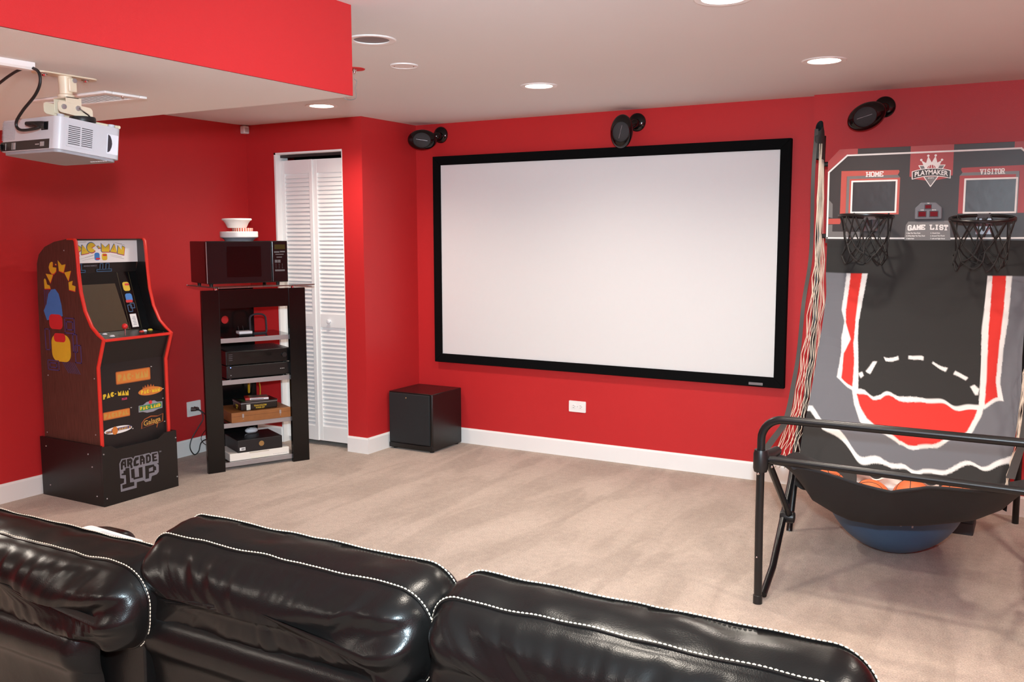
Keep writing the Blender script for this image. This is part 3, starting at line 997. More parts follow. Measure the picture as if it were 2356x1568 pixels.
for dd, off, mat, w1, nm in ((0.0035, (0.0012, -0.0022), REDP, 0.0006, 'lettering_shadow'), (0.0035, (-0.0018, 0.0008), TEALP, 0.0009, 'lettering_shadow'), (0.0, (0, 0), YEL, 0.0014, 'lettering')):
    AM(lambda mb: [mb.prism(grow(p, dd, off), lambda u, v, w: (MQX + w, u, v), 0, w1) for p in PACF.values()], nm, mat, smooth=0)
AM(lambda mb: [mb.prism(blob(c, 0.0022, 9, 0, 320), lambda u, v, w: (MQX + w, u, v), 0.0012, 0.0019) for c in ((-2.237, 1.428), (-2.045, 1.432))], 'lettering_dot', REDP, smooth=0)
# speed lines and two plain colour blobs in place of the small artwork
LN = [(-2.27, 1.379, -2.18, 1.397), (-2.25, 1.372, -2.17, 1.385), (-2.235, 1.389, -2.175, 1.402), (-2.28, 1.470, -2.22, 1.476), (-2.05, 1.474, -1.985, 1.462), (-2.03, 1.470, -1.965, 1.455), (-2.07, 1.402, -1.99, 1.386), (-2.065, 1.394, -1.975, 1.375)]
AM(lambda mb: [mb.prism([(a, b), (c, d), (c, d + 0.0016), (a, b + 0.0005)], lambda u, v, w: (MQX + w, u, v), 0, 0.0005) for a, b, c, d in LN], 'speed_line', M('grey_line_print', (120, 118, 116), 0.5), smooth=0)
AM(lambda mb: mb.prism([(y - 2.155, z + 1.393) for y, z in rrect(0.034, 0.044, 0.012)], lambda u, v, w: (MQX + w, u, v), 0, 0.0008), 'marquee_art', BLUP, smooth=0)
AM(lambda mb: mb.prism([(y - 2.150, z + 1.380) for y, z in rrect(0.028, 0.010, 0.004)], lambda u, v, w: (MQX + w, u, v), 0, 0.0012), 'marquee_art', REDP, smooth=0)
AM(lambda mb: mb.prism([(y - 2.106, z + 1.390) for y, z in rrect(0.036, 0.040, 0.012)], lambda u, v, w: (MQX + w, u, v), 0, 0.0008), 'marquee_art', YEL, smooth=0)
AM(lambda mb: mb.prism([(y - 2.104, z + 1.400) for y, z in rrect(0.026, 0.010, 0.004)], lambda u, v, w: (MQX + w, u, v), 0, 0.0012), 'marquee_art', REDP, smooth=0)

# joystick and buttons
def deckz(x):
    return 0.941 + (-4.478 - x) * 0.115


js = AM(lambda mb: mb.lathe([(0.004, 0), (0.004, 0.042), (0.0001, 0.042)], Matrix.Translation((-4.530, -2.150, deckz(-4.53))), 12), 'joystick', CHROME)
MB().sphere((-4.530 - AX, -2.150 - AY, deckz(-4.53) + 0.052), 0.0165, 20, 12).build('ball_top', M('joystick_red', (0.70, 0.03, 0.03), 0.25, srgb=False), js)
for x, y, mat in ((-4.600, -2.232, WPLAST), (-4.535, -2.232, WPLAST), (-4.566, -2.010, M('button_red', (0.65, 0.05, 0.03), 0.3, srgb=False)), (-4.578, -1.980, WPLAST), (-4.590, -1.930, M('button_yellow', (0.68, 0.55, 0.06), 0.3, srgb=False))):
    AM(lambda mb: mb.lathe([(0.0145, 0), (0.0145, 0.004), (0.011, 0.006), (0.0105, 0.009), (0.0001, 0.010)], Matrix.Translation((x, y, deckz(x))), 18), 'button', mat)
for x, y in ((-4.51, -2.30), (-4.51, -1.90), (-4.62, -2.30), (-4.56, -2.2)):
    AM(lambda mb: mb.sphere((x, y, deckz(x)), 0.003, 8, 5), 'screw', CHROME)


# signs printed on the lower front
def FP(u, v, w):
    return (PFX + w, u, v)


def sgn(y, z, w, h, r=0.004, sh_=0.0):
    return [(y + a, z + b + sh_ * a) for a, b in rrect(w, h, r)]


def pacline(s, y0, z0, hgt, adv, mat, parent=arc, arc_r=0.0, w0=0.0010):
    """word in the cut-out style: wedges and triangles, following an optional arc"""
    G = {'P': [(0, 0), (0, 1), (.6, 1), (.85, .8), (.8, .5), (.45, .35), (.4, 0)], 'A': [(.4, 1), (.5, 1), (.9, 0), (0, 0)],
         'C': [(.5, .5)] + blob((.5, .5), .5, 20, 30, 330), '-': [(.1, .4), (.5, .4), (.5, .6), (.1, .6)], 'M': [(0, 0), (0, 1), (.45, .55), (.9, 1), (.9, 0)],
         'N': [(0, 0), (0, 1), (.5, .45), (.55, 1), (.85, 1), (.85, 0)], 'L': [(0, 0), (0, 1), (.4, 1), (.4, .35), (.8, .35), (.8, 0)],
         'D': [(0, 0), (0, 1), (.45, 1), (.85, .7), (.85, .3), (.45, 0)], '&': [(0, 0), (.2, .5), (0, .8), (.3, 1), (.55, .8), (.45, .5), (.7, .6), (.6, .2), (.8, 0)],
         'I': [(.1, 0), (.1, 1), (.5, 1), (.5, 0)], 'S': [(0, 0), (0, .3), (.4, .35), (0, .6), (0, 1), (.75, 1), (.75, .7), (.45, .65), (.8, .4), (.8, 0)],
         'U': [(0, .15), (0, 1), (.3, 1), (.3, .35), (.5, .35), (.5, 1), (.8, 1), (.8, .15), (.6, 0), (.2, 0)]}
    mb = MB()
    n = len(s)
    for i, ch in enumerate(s):
        if ch == ' ':
            continue
        t_ = (i - (n - 1) / 2) / max(1, (n - 1) / 2)
        zz = z0 - arc_r * t_ * t_
        rot = -2 * arc_r * t_ / (adv * n / 2)
        mb.prism([(y0 + (i - n / 2) * adv + a * adv, zz + (b - .5) * hgt + rot * (a - .4) * adv) for a, b in G[ch]], FP, 0, w0)
    mb.v = [(x - AX, y - AY, z) for x, y, z in mb.v]
    return mb.build('lettering', mat, parent, smooth=0)


def sign_plate(poly, mat, w=0.0004, nm='sign_print'):
    return AM(lambda mb: mb.prism(poly, FP, 0, w), nm, mat, smooth=0)


sign_plate(sgn(-2.092, 0.705, 0.236, 0.074, 0.008), ORD)
sign_plate(sgn(-2.092, 0.705, 0.226, 0.064, 0.006), ORG, 0.0006)
pacline('PAC-MAN', -2.092, 0.705, 0.040, 0.030, GLDP)
pacline('PAC-MAN', -2.213, 0.618, 0.028, 0.0245, YEL, arc_r=0.006)
text('PLUS', 0.016, frame((PFX + 0.0004 - AX, -2.160 - AY, 0.580), (0, 1, 0.03), (0, -0.03, 1)), PNKP, arc, off=0.0008)
ell = [(-1.978 + 0.086 * cos(q), 0.600 + 0.024 * sin(q)) for q in [2 * pi * k / 30 for k in range(30)]]
sign_plate(ell, ORG)
sign_plate([(-2.035, 0.615), (-2.030, 0.634), (-2.022, 0.622), (-2.014, 0.640), (-2.005, 0.624), (-1.995, 0.643), (-1.985, 0.625), (-1.974, 0.642), (-1.965, 0.624), (-1.955, 0.636), (-1.948, 0.616)], ORD, 0.0003)
pacline('PAC-MAN', -1.978, 0.600, 0.022, 0.0195, YEL)
sign_plate(sgn(-2.216, 0.500, 0.178, 0.046, 0.006), ORD)
sign_plate(sgn(-2.216, 0.500, 0.170, 0.039, 0.005), ORG, 0.0006)
pacline('PAC&PAL', -2.216, 0.500, 0.027, 0.0235, GLDP)
land = [(-2.068, 0.485), (-2.066, 0.524), (-2.035, 0.524), (-2.010, 0.538), (-1.955, 0.540), (-1.935, 0.528), (-1.898, 0.525), (-1.899, 0.486), (-1.93, 0.484), (-1.965, 0.474), (-2.01, 0.474), (-2.04, 0.484)]
sign_plate(land, GRYP)
sign_plate(sgn(-1.983, 0.506, 0.156, 0.030, 0.003), GRNP, 0.0006)
pacline('PAC-LAND', -1.983, 0.506, 0.021, 0.0185, YEL)
sign_plate([(-1.983 + 0.012 * cos(q), 0.533 + 0.011 * sin(q)) for q in [2 * pi * k / 16 for k in range(16)]], REDP, 0.0008)
el2 = [(-2.211 + 0.092 * cos(q), 0.409 + 0.021 * sin(q)) for q in [2 * pi * k / 30 for k in range(30)]]
sign_plate(el2, WHTP)
sign_plate(sgn(-2.190, 0.412, 0.130, 0.016, 0.003), NAVP, 0.0006)
sign_plate(sgn(-2.272, 0.405, 0.040, 0.014, 0.003), NAVP, 0.0006)
sign_plate([(-2.233 + 0.019 * cos(q), 0.408 + 0.023 * sin(q)) for q in [2 * pi * k / 20 for k in range(20)]], ORG, 0.0008)
pacline('MANIA', -2.166, 0.412, 0.013, 0.0165, GLDP)
pacline('PAC', -2.272, 0.405, 0.011, 0.0115, GLDP)
gal = [(-2.056, 0.385), (-2.052, 0.420), (-2.03, 0.440), (-1.985, 0.452), (-1.935, 0.444), (-1.895, 0.452), (-1.900, 0.405), (-1.935, 0.398), (-1.945, 0.372), (-1.96, 0.398), (-2.02, 0.392)]
sign_plate(gal, ORD)
sign_plate(grow(gal, -0.006), ABLK2, 0.0005)
text('Galaga', 0.042, frame((PFX + 0.0006 - AX, -1.978 - AY, 0.417), (0, 1, 0.1), (0, -0.02, 1)), GLDP, arc, off=0.0006, sx=1.1)
for y, z in ((-1.966, 0.743), (-2.124, 0.632), (-1.889, 0.600), (-2.118, 0.522), (-1.893, 0.542), (-2.114, 0.398), (-1.888, 0.400)):
    text('TM', 0.007, frame((PFX + 0.0003 - AX, y - AY, z), (0, 1, 0), (0, 0, 1)), TXTW, arc, off=0.0002)


# side art: lettering kept, figures replaced by plain blocks and lines
def SP(u, v, w):
    return (u, YL0 - w, v)


LET = [[(-4.965, 1.211), (-4.966, 1.262), (-4.958, 1.270), (-4.948, 1.262), (-4.940, 1.236), (-4.916, 1.230), (-4.912, 1.213)],
       [(-4.946, 1.297), (-4.881, 1.292), (-4.909, 1.245)],
       [(-4.880, 1.335), (-4.876, 1.363), (-4.888, 1.366), (-4.904, 1.357), (-4.915, 1.335), (-4.908, 1.312), (-4.890, 1.297), (-4.872, 1.298), (-4.852, 1.312), (-4.848, 1.333)],
       [(-4.856, 1.354), (-4.846, 1.354), (-4.846, 1.349), (-4.856, 1.349)],
       [(-4.830, 1.374), (-4.797, 1.348), (-4.764, 1.353), (-4.785, 1.306), (-4.825, 1.316)],
       [(-4.778, 1.307), (-4.719, 1.317), (-4.745, 1.260)],
       [(-4.745, 1.253), (-4.708, 1.262), (-4.716, 1.238), (-4.686, 1.232), (-4.692, 1.204), (-4.744, 1.211)]]
AM(lambda mb: [mb.prism(grow(p, 0.002, (0.001, -0.003)), SP, 0, 0.0004) for p in LET], 'lettering_shadow', REDP, smooth=0)
AM(lambda mb: [mb.prism(p, SP, 0, 0.0008) for p in LET], 'lettering', YEL, smooth=0)
AM(lambda mb: [loopline(mb, q, 0.006, SP) for q in (rectpts(-4.80, 0.965, -4.715, 1.05), rectpts(-4.785, 0.985, -4.73, 1.03), rectpts(-4.985, 0.86, -4.945, 0.98), rectpts(-4.735, 0.86, -4.70, 0.96), rectpts(-4.975, 0.745, -4.875, 0.80), rectpts(-4.72, 0.80, -4.67, 0.90), rectpts(-4.957, 0.76, -4.895, 0.785))], 'side_art_line', NAVP, smooth=0)
AM(lambda mb: [mb.prism([(x, 0.80), (x + 0.006, 0.80), (x + 0.06, 0.735), (x + 0.054, 0.735)], SP, 0, 0.0004) for x in [-4.845 + 0.017 * k for k in range(7)]], 'side_art_stripe', M('slate_print', (0.05, 0.06, 0.16), 0.5, srgb=False), smooth=0)
AM(lambda mb: [mb.prism([(x, 1.09), (x + 0.005, 1.09), (x + 0.005, 1.205), (x, 1.205)], SP, 0, 0.0004) for x in (-4.972, -4.955, -4.938)], 'side_art_stripe', NAVP, smooth=0)
AM(lambda mb: mb.prism([(-4.985, 1.085), (-4.955, 1.125), (-4.935, 1.18), (-4.905, 1.208), (-4.87, 1.212), (-4.84, 1.185), (-4.82, 1.12), (-4.815, 1.06), (-4.96, 1.03)], SP, 0, 0.0005), 'side_art_block', BLUP, smooth=0)
AM(lambda mb: mb.prism([(x - 4.880, z + 1.025) for x, z in rrect(0.12, 0.085, 0.03)], SP, 0, 0.0009), 'side_art_block', REDP, smooth=0)
AM(lambda mb: mb.prism([(x - 4.845, z + 0.875) for x, z in rrect(0.17, 0.155, 0.05)], SP, 0, 0.0006), 'side_art_block', YEL, smooth=0)
AM(lambda mb: mb.prism([(x - 4.853, z + 0.935) for x, z in rrect(0.105, 0.050, 0.022)], SP, 0, 0.0011), 'side_art_block', REDP, smooth=0)
for x, z in ((-5.02, 0.37), (-4.58, 0.40), (-4.565, 0.72), (-4.98, 0.71), (-4.77, 1.43)):
    AM(lambda mb: mb.sphere((x, YL0, z), 0.004, 8, 6), 'screw', SILVER)

# riser under the machine
RX, RY = -4.78, -2.105
ris = thing('arcade_riser', 'black ARCADE 1UP riser box under the arcade machine', 'riser', (RX, RY, 0))


def RM(fn, name, mat, **k):
    mb = MB()
    fn(mb)
    mb.v = [(x - RX, y - RY, z) for x, y, z in mb.v]
    return mb.build(name, mat, ris, **k)


RF = -4.500
RM(lambda mb: mb.prism([(-2.362, 0), (-1.848, 0), (-1.848, 0.345), (-1.935, 0.345), (-1.985, 0.316), (-2.268, 0.316), (-2.300, 0.340), (-2.362, 0.341)], lambda u, v, w: (w, u, v), RF - 0.016, RF), 'front_board', ABLK, smooth=0, bevel=0.001)
for a in (-2.362, -1.864):
    RM(lambda mb: mb.prism([(-5.055, 0), (RF - 0.016, 0), (RF - 0.016, 0.345), (-5.015, 0.347), (-5.055, 0.347)], lambda u, v, w: (u, w, v), a, a + 0.016), 'side_board', ABLK, smooth=0)
RM(lambda mb: mb.box(-5.055, -5.04, -2.346, -1.864, 0, 0.34), 'back_board', ABLK, smooth=0)
RM(lambda mb: mb.box(-5.04, RF - 0.016, -2.346, -1.864, 0.280, 0.301), 'top_board', ABLK, smooth=0)
for x, y, z, ax in ((-5.00, -2.363, 0.295, 1), (-4.62, -2.363, 0.290, 1), (-4.98, -2.363, 0.065, 1), (-4.56, -2.363, 0.055, 1), (-4.59, -2.363, 0.22, 1), (RF, -2.352, 0.30, 0), (RF, -2.345, 0.045, 0), (RF, -1.856, 0.30, 0), (RF, -1.856, 0.06, 0)):
    RM(lambda mb: mb.sphere((x, y, z), 0.0045, 8, 6), 'screw', M('screw_bright', (200, 195, 185), 0.25, metal=0.8) if x == -5.00 else SILVER)


def RP(u, v, w):
    return (RF + w, u, v)


outer = [(-2.255, 0.226), (-2.239, 0.25), (-2.172, 0.247), (-2.161, 0.235), (-2.15, 0.248), (-2.093, 0.246), (-2.08, 0.247), (-2.05, 0.247), (-2.039, 0.238), (-2.035, 0.246), (-1.99, 0.243), (-1.985, 0.217), (-1.988, 0.172), (-2.0, 0.174), (-1.987, 0.161), (-1.989, 0.12), (-2.004, 0.108), (-2.039, 0.105), (-2.047, 0.079), (-2.085, 0.08), (-2.097, 0.093), (-2.145, 0.093), (-2.147, 0.061), (-2.254, 0.062), (-2.254, 0.107), (-2.231, 0.109), (-2.228, 0.134), (-2.254, 0.142)]
RM(lambda mb: mb.prism(outer, RP, 0, 0.0004), 'logo_outline', SILP, smooth=0)
GL = [[(-2.247, 0.189), (-2.246, 0.228), (-2.234, 0.243), (-2.211, 0.243), (-2.21, 0.196), (-2.221, 0.196), (-2.223, 0.211), (-2.233, 0.211), (-2.233, 0.189)],
      [(-2.204, 0.198), (-2.204, 0.242), (-2.177, 0.242), (-2.168, 0.232), (-2.167, 0.22), (-2.174, 0.208), (-2.168, 0.19), (-2.169, 0.184), (-2.181, 0.182), (-2.184, 0.202), (-2.191, 0.21), (-2.191, 0.195)],
      [(-2.161, 0.191), (-2.161, 0.22), (-2.148, 0.239), (-2.124, 0.24), (-2.125, 0.223), (-2.142, 0.22), (-2.144, 0.202), (-2.125, 0.202), (-2.126, 0.192), (-2.141, 0.188)],
      [(-2.117, 0.19), (-2.116, 0.242), (-2.096, 0.242), (-2.083, 0.223), (-2.084, 0.19), (-2.095, 0.189), (-2.096, 0.204), (-2.105, 0.204), (-2.106, 0.189)],
      [(-2.075, 0.189), (-2.075, 0.238), (-2.052, 0.24), (-2.04, 0.225), (-2.041, 0.197), (-2.055, 0.189)],
      [(-2.03, 0.19), (-2.032, 0.237), (-1.996, 0.237), (-1.995, 0.228), (-2.017, 0.228), (-2.016, 0.218), (-2.002, 0.218), (-2.001, 0.207), (-2.017, 0.207), (-2.016, 0.199), (-1.996, 0.198), (-1.997, 0.188)],
      [(-2.242, 0.077), (-2.243, 0.1), (-2.216, 0.101), (-2.216, 0.152), (-2.244, 0.157), (-2.244, 0.165), (-2.23, 0.166), (-2.23, 0.179), (-2.217, 0.18), (-2.217, 0.191), (-2.191, 0.19), (-2.19, 0.102), (-2.163, 0.1), (-2.163, 0.077)],
      [(-2.179, 0.125), (-2.18, 0.176), (-2.157, 0.176), (-2.156, 0.124), (-2.127, 0.122), (-2.128, 0.175), (-2.102, 0.174), (-2.102, 0.112), (-2.165, 0.113), (-2.167, 0.123)],
      [(-2.084, 0.098), (-2.083, 0.175), (-2.021, 0.172), (-2.019, 0.162), (-2.007, 0.155), (-2.006, 0.135), (-2.019, 0.134), (-2.019, 0.124), (-2.058, 0.125), (-2.06, 0.097)]]
RM(lambda mb: [mb.prism(p, RP, 0, 0.0008) for p in GL], 'lettering', ABLK, smooth=0)
HL = [[(-2.058, 0.155), (-2.029, 0.159), (-2.03, 0.136), (-2.058, 0.135)], [(-2.23, 0.224), (-2.224, 0.232), (-2.222, 0.22)], [(-2.189, 0.226), (-2.183, 0.228), (-2.182, 0.221), (-2.188, 0.22)], [(-2.106, 0.217), (-2.099, 0.222), (-2.096, 0.214), (-2.102, 0.212)], [(-2.063, 0.225), (-2.056, 0.227), (-2.053, 0.217), (-2.055, 0.202), (-2.062, 0.199)]]
RM(lambda mb: [mb.prism(p, RP, 0, 0.0012) for p in HL], 'letter_counter', SILP, smooth=0)
text('TM', 0.012, frame((RF + 0.0003 - RX, -1.972 - RY, 0.238), (0, 1, 0), (0, 0, 1)), SILP, ris, off=0.0003)

# ------------------------------------------------------------------ av rack with its contents (local: x along the front, y back, z up)
RKO = Vector((-4.556, -1.563, 0))
RKA = math.atan2(0.9, 0.437)
RKM = Matrix.Translation(RKO) @ Matrix.Rotation(RKA, 4, 'Z')


def rkp(x, y, z):
    return RKM @ Vector((x, y, z))


RKBLK = M('rack_black_gloss', (14, 13, 13), 0.16, spec=0.4)
SGLASS = M('smoked_glass', (30, 30, 32), 0.06, trans=0.35)
CGLASS = M('clear_glass', (206, 222, 216), 0.03, trans=0.93)
rack = thing('media_rack', 'tall black media rack with silver edged shelves and glass top', 'media rack', RKO, (0, 0, RKA))
LEGW, RW, RD = 0.110, 0.680, 0.42
for x in (0.0, 0.565):
    MB().box(x, x + 0.115 if x else LEGW, 0, 0.030, 0, 1.168).build('front_post', RKBLK, rack, smooth=0, bevel=0.002)
MB().box(LEGW, 0.565, 0.004, 0.028, 1.050, 1.168).build('top_panel', RKBLK, rack, smooth=0)
# rear column with a cable hole
c = MB()
hx, hz, hr = 0.262, 0.945, 0.030
n = 24
sq, ci = [], []
for k in range(n):
    q = 2 * pi * k / n
    s = 1 / max(abs(cos(q)), abs(sin(q)))
    sq.append((hx + 0.032 * s * cos(q), hz + 0.032 * s * sin(q)))
    ci.append((hx + 0.027 * cos(q), hz + 0.027 * sin(q)))
for yy in (0.385, 0.405):
    c.add([(a, yy, b) for a, b in sq] + [(a, yy, b) for a, b in ci], [(k, (k + 1) % n, n + (k + 1) % n, n + k) for k in range(n)])
c.add([(a, 0.385, b) for a, b in ci] + [(a, 0.405, b) for a, b in ci], [(k, (k + 1) % n, n + (k + 1) % n, n + k) for k in range(n)])
c.box(0.225, 0.46, 0.385, 0.405, 0.0, hz - 0.032).box(0.225, 0.46, 0.385, 0.405, hz + 0.032, 1.168).box(hx + 0.032, 0.46, 0.385, 0.405, hz - 0.032, hz + 0.032).box(0.225, hx - 0.032, 0.385, 0.405, hz - 0.032, hz + 0.032)
c.build('rear_column', RKBLK, rack, smooth=0)
for zt in (0.858, 0.588, 0.307, 0.051):
    s_ = MB().box(0.148, 0.60, 0.034, RD - 0.02, zt - 0.008, zt).build('shelf', SGLASS, rack, smooth=0)
    MB().box(LEGW, 0.565, 0.022, 0.034, zt - 0.030, zt + 0.0).build('edge_strip', SILVER, s_, smooth=0, bevel=0.001)
    b_ = MB().box(0.590, 0.612, 0.034, RD - 0.03, zt - 0.03, zt - 0.008)
    b_.build('shelf_rail', SILVER, s_, smooth=0)
for x in (0.09, 0.60):
    MB().lathe([(0.0001, 1.168), (0.011, 1.168), (0.011, 1.190), (0.0001, 1.190)], Matrix.Translation((x, 0.014, 0)), 18).build('glass_standoff', CHROME, rack)
MB().lathe([(0.0001, 1.168), (0.011, 1.168), (0.011, 1.190), (0.0001, 1.190)], Matrix.Translation((0.34, 0.395, 0)), 18).build('glass_standoff', CHROME, rack)
gl = MB().prism(rrect(0.655, 0.50, 0.012), lambda u, v, w: (u, v, w), 0, 0.008).build('glass_top', CGLASS, rack, smooth=0)
gl.location = (0.335, 0.055, 1.190)
gl.rotation_euler = (0, 0, radians(7))

# microwave
mw = thing('microwave', 'black countertop microwave oven on the glass top of the rack', 'microwave', rkp(0.005, -0.115, 1.198), (0, 0, RKA + radians(1)))
MWW, MWH, MWD = 0.522, 0.262, 0.33
MWB = M('microwave_black', (16, 13, 13), 0.22)
MB().box(0, MWW, 0.022, MWD, 0.016, MWH + 0.016).build('cabinet', MWB, mw, smooth=0, bevel=0.006)
MB().box(0, 0.415, 0, 0.024, 0.016, MWH + 0.016).build('door', M('microwave_door', (20, 20, 22), 0.10), mw, smooth=0, bevel=0.005)
MB().box(0.418, MWW, 0, 0.024, 0.016, MWH + 0.016).build('control_panel', M('microwave_panel', (16, 16, 17), 0.15), mw, smooth=0, bevel=0.005)
MB().box(0.125, 0.345, -0.001, 0.001, 0.055, 0.245).build('window', BLACKGL, mw, smooth=0)
MB().box(0.0, 0.003, -0.002, 0.0, 0.02, MWH + 0.012).build('door_edge', SILVER, mw, smooth=0)
MB().box(0.435, 0.505, -0.0008, 0.0, 0.225, 0.255).build('display', M('display_olive', (48, 46, 22), 0.2), mw, smooth=0)
kb = M('key_grey', (88, 86, 88), 0.4)
for (x, z, w_, h_) in ((0.432, 0.203, 0.034, 0.009), (0.470, 0.205, 0.034, 0.009), (0.440, 0.190, 0.055, 0.005), (0.447, 0.172, 0.036, 0.006), (0.435, 0.140, 0.017, 0.018), (0.455, 0.140, 0.017, 0.018), (0.435, 0.085, 0.065, 0.011)):
    MB().box(x, x + w_, -0.0010, 0.0, z, z + h_).build('key', kb, mw, smooth=0)
for r_ in range(3):
    for c_ in range(3):
        MB().box(0.441 + c_ * 0.021, 0.443 + c_ * 0.021, -0.0009, 0, 0.104 + r_ * 0.011, 0.110 + r_ * 0.011).build('key', kb, mw, smooth=0)
for x in (0.04, 0.47):
    for y in (0.05, 0.29):
        MB().lathe([(0.011, 0), (0.013, 0.017), (0.0001, 0.017)], Matrix.Translation((x, y, 0)), 12).build('foot', BLACKPL, mw)

# bowls on the microwave
bx = rkp(0.268, 0.055, 0)
MT = 1.198 + MWH + 0.016
BOWLW = M('white_melamine', (0.82, 0.80, 0.76), 0.4, srgb=False, var=0.02)
bm_ = thing('serving_dish', 'wide white dish at the bottom of the bowl pile on the microwave', 'dish', (bx.x, bx.y, MT))
MB().lathe([(0.0001, 0.0), (0.086, 0.0), (0.089, 0.004), (0.103, 0.018), (0.114, 0.021), (0.0001, 0.0212)], Matrix(), 40).build('base', M('dish_base_grey', (150, 152, 158), 0.4), bm_)
MB().lathe([(0.0001, 0.0212), (0.114, 0.0212), (0.118, 0.026), (0.118, 0.056), (0.115, 0.060), (0.109, 0.060), (0.106, 0.05), (0.0001, 0.05)], Matrix(), 40).build('rim', BOWLW, bm_)


def stripes_mat():
    mt = bpy.data.materials.new('red_white_stripes')
    mt.use_nodes = True
    nt = mt.node_tree
    b = nt.nodes['Principled BSDF']
    tc = nt.nodes.new('ShaderNodeTexCoord')
    g = nt.nodes.new('ShaderNodeTexGradient')
    g.gradient_type = 'RADIAL'
    nt.links.new(tc.outputs['Object'], g.inputs['Vector'])
    ml = nt.nodes.new('ShaderNodeMath')
    ml.operation = 'MULTIPLY'
    ml.inputs[1].default_value = 26
    fr = nt.nodes.new('ShaderNodeMath')
    fr.operation = 'FRACT'
    gt = nt.nodes.new('ShaderNodeMath')
    gt.operation = 'GREATER_THAN'
    gt.inputs[1].default_value = 0.45
    mx = nt.nodes.new('ShaderNodeMix')
    mx.data_type = 'RGBA'
    mx.inputs[6].default_value = (0.80, 0.72, 0.62, 1)
    mx.inputs[7].default_value = (0.62, 0.10, 0.06, 1)
    nt.links.new(g.outputs['Fac'], ml.inputs[0])
    nt.links.new(ml.outputs[0], fr.inputs[0])
    nt.links.new(fr.outputs[0], gt.inputs[0])
    nt.links.new(gt.outputs[0], mx.inputs[0])
    nt.links.new(mx.outputs[2], b.inputs['Base Color'])
    return mt


b2 = rkp(0.292, 0.055, 0)
o = MB().lathe([(0.0001, 0.0), (0.062, 0.0), (0.064, 0.003), (0.065, 0.021), (0.063, 0.022), (0.0001, 0.021)], Matrix(), 48).build('striped_bowl', stripes_mat())
o.location = (b2.x, b2.y, MT + 0.060)
tag(o, 'red and white striped bowl in the middle of the bowl pile', 'bowl')
b3 = rkp(0.255, 0.05, 0)
o = MB().lathe([(0.0001, 0.0), (0.056, 0.0), (0.060, 0.004), (0.072, 0.030), (0.084, 0.046), (0.092, 0.049), (0.093, 0.056), (0.090, 0.060), (0.083, 0.060), (0.070, 0.042), (0.05, 0.008), (0.0001, 0.006)], Matrix(), 44).build('mixing_bowl', BOWLW)
o.location = (b3.x, b3.y, MT + 0.0822)
tag(o, 'flared white bowl on top of the bowl pile', 'bowl')


# devices on the shelves
def boxy(name, label, cat, x, y, z, w_, d_, h_, mat, bev=0.003, group=None, rot=0.0):
    t = thing(name, label, cat, rkp(x, y, z), (0, 0, RKA + rot), group)
    MB().box(0, w_, 0, d_, 0, h_).build('body', mat, t, smooth=0, bevel=bev)
    return t


t = boxy('network_box', 'small white box with a black base on the top rack shelf', 'device', 0.262, 0.10, 0.859, 0.088, 0.07, 0.012, BLACKPL)
MB().box(0, 0.088, 0, 0.07, 0.012, 0.030).build('lid', WPLAST, t, bevel=0.003)
for x in (0.02, 0.05):
    MB().tube([(x, 0.065, 0.02), (x - 0.004, 0.072, 0.06)], 0.0022, 6).build('antenna', BLACKPL, t)
o = MB().tube(spline([rkp(0.37, 0.20, 0.862), rkp(0.368, 0.20, 0.93), rkp(0.37, 0.20, 0.968), rkp(0.388, 0.20, 0.985), rkp(0.42, 0.20, 0.990), rkp(0.455, 0.20, 0.985), rkp(0.474, 0.20, 0.968), rkp(0.478, 0.20, 0.93), rkp(0.478, 0.20, 0.87), rkp(0.46, 0.20, 0.862), rkp(0.39, 0.20, 0.862)], 6), 0.0065, 8).build('cable_loop', M('loop_grey', (52, 46, 52), 0.5))
tag(o, 'stiff black cable standing in a loop on the top rack shelf', 'cable')
RCV = M('receiver_black', (20, 19, 19), 0.35)
t = boxy('disc_player', 'black amplifier lying directly on the second rack shelf, blue light on its front', 'amplifier', 0.150, 0.036, 0.594, 0.425, 0.30, 0.082, RCV)
MB().box(0.004, 0.421, -0.004, 0.0, 0.004, 0.078).build('front_panel', RCV, t, bevel=0.002)
MB().sphere((0.026, -0.004, 0.072), 0.0028, 8, 6).build('power_light', M('blue_led', (60, 90, 255), 0.3, emit=(0.15, 0.25, 1.0), estr=6.0), t)
MB().sphere((0.026, -0.004, 0.022), 0.004, 8, 6).build('knob', SILVER, t)
for k in range(3):
    MB().box(0.355 + k * 0.011, 0.360 + k * 0.011, -0.0052, -0.004, 0.040, 0.044).build('key', TXTW, t)
for x in (0.03, 0.39):
    for y in (0.03, 0.26):
        MB().lathe([(0.016, -0.006), (0.016, 0), (0.0001, 0)], Matrix.Translation((x, y, 0)), 12).build('foot', BLACKPL, t)
t = boxy('receiver', 'black receiver with a slotted lid stacked on the amplifier', 'receiver', 0.148, 0.036, 0.682, 0.432, 0.33, 0.088, RCV)
MB().box(0.004, 0.428, -0.004, 0.0, 0.004, 0.084).build('front_panel', M('receiver_front', (14, 14, 15), 0.18), t, bevel=0.002)
MB().lathe([(0.017, 0), (0.016, 0.012), (0.0001, 0.012)], Matrix.Translation((0.385, -0.004, 0.045)) @ Matrix.Rotation(radians(90), 4, 'X'), 20).build('volume_knob', BLACKPL, t)
MB().box(0.09, 0.30, -0.0046, -0.004, 0.045, 0.070).build('display', BLACKGL, t)
for k in range(4):
    MB().box(0.018, 0.042, -0.0046, -0.004, 0.030 + k * 0.012, 0.033 + k * 0.012).build('key', M('dim_print', (90, 88, 92), 0.5), t)
o = MB()
for k in range(24):
    o.box(0.03 + k * 0.0155, 0.036 + k * 0.0155, 0.03, 0.15, 0.088, 0.0886)
    o.box(0.03 + k * 0.0155, 0.036 + k * 0.0155, 0.17, 0.30, 0.088, 0.0886)
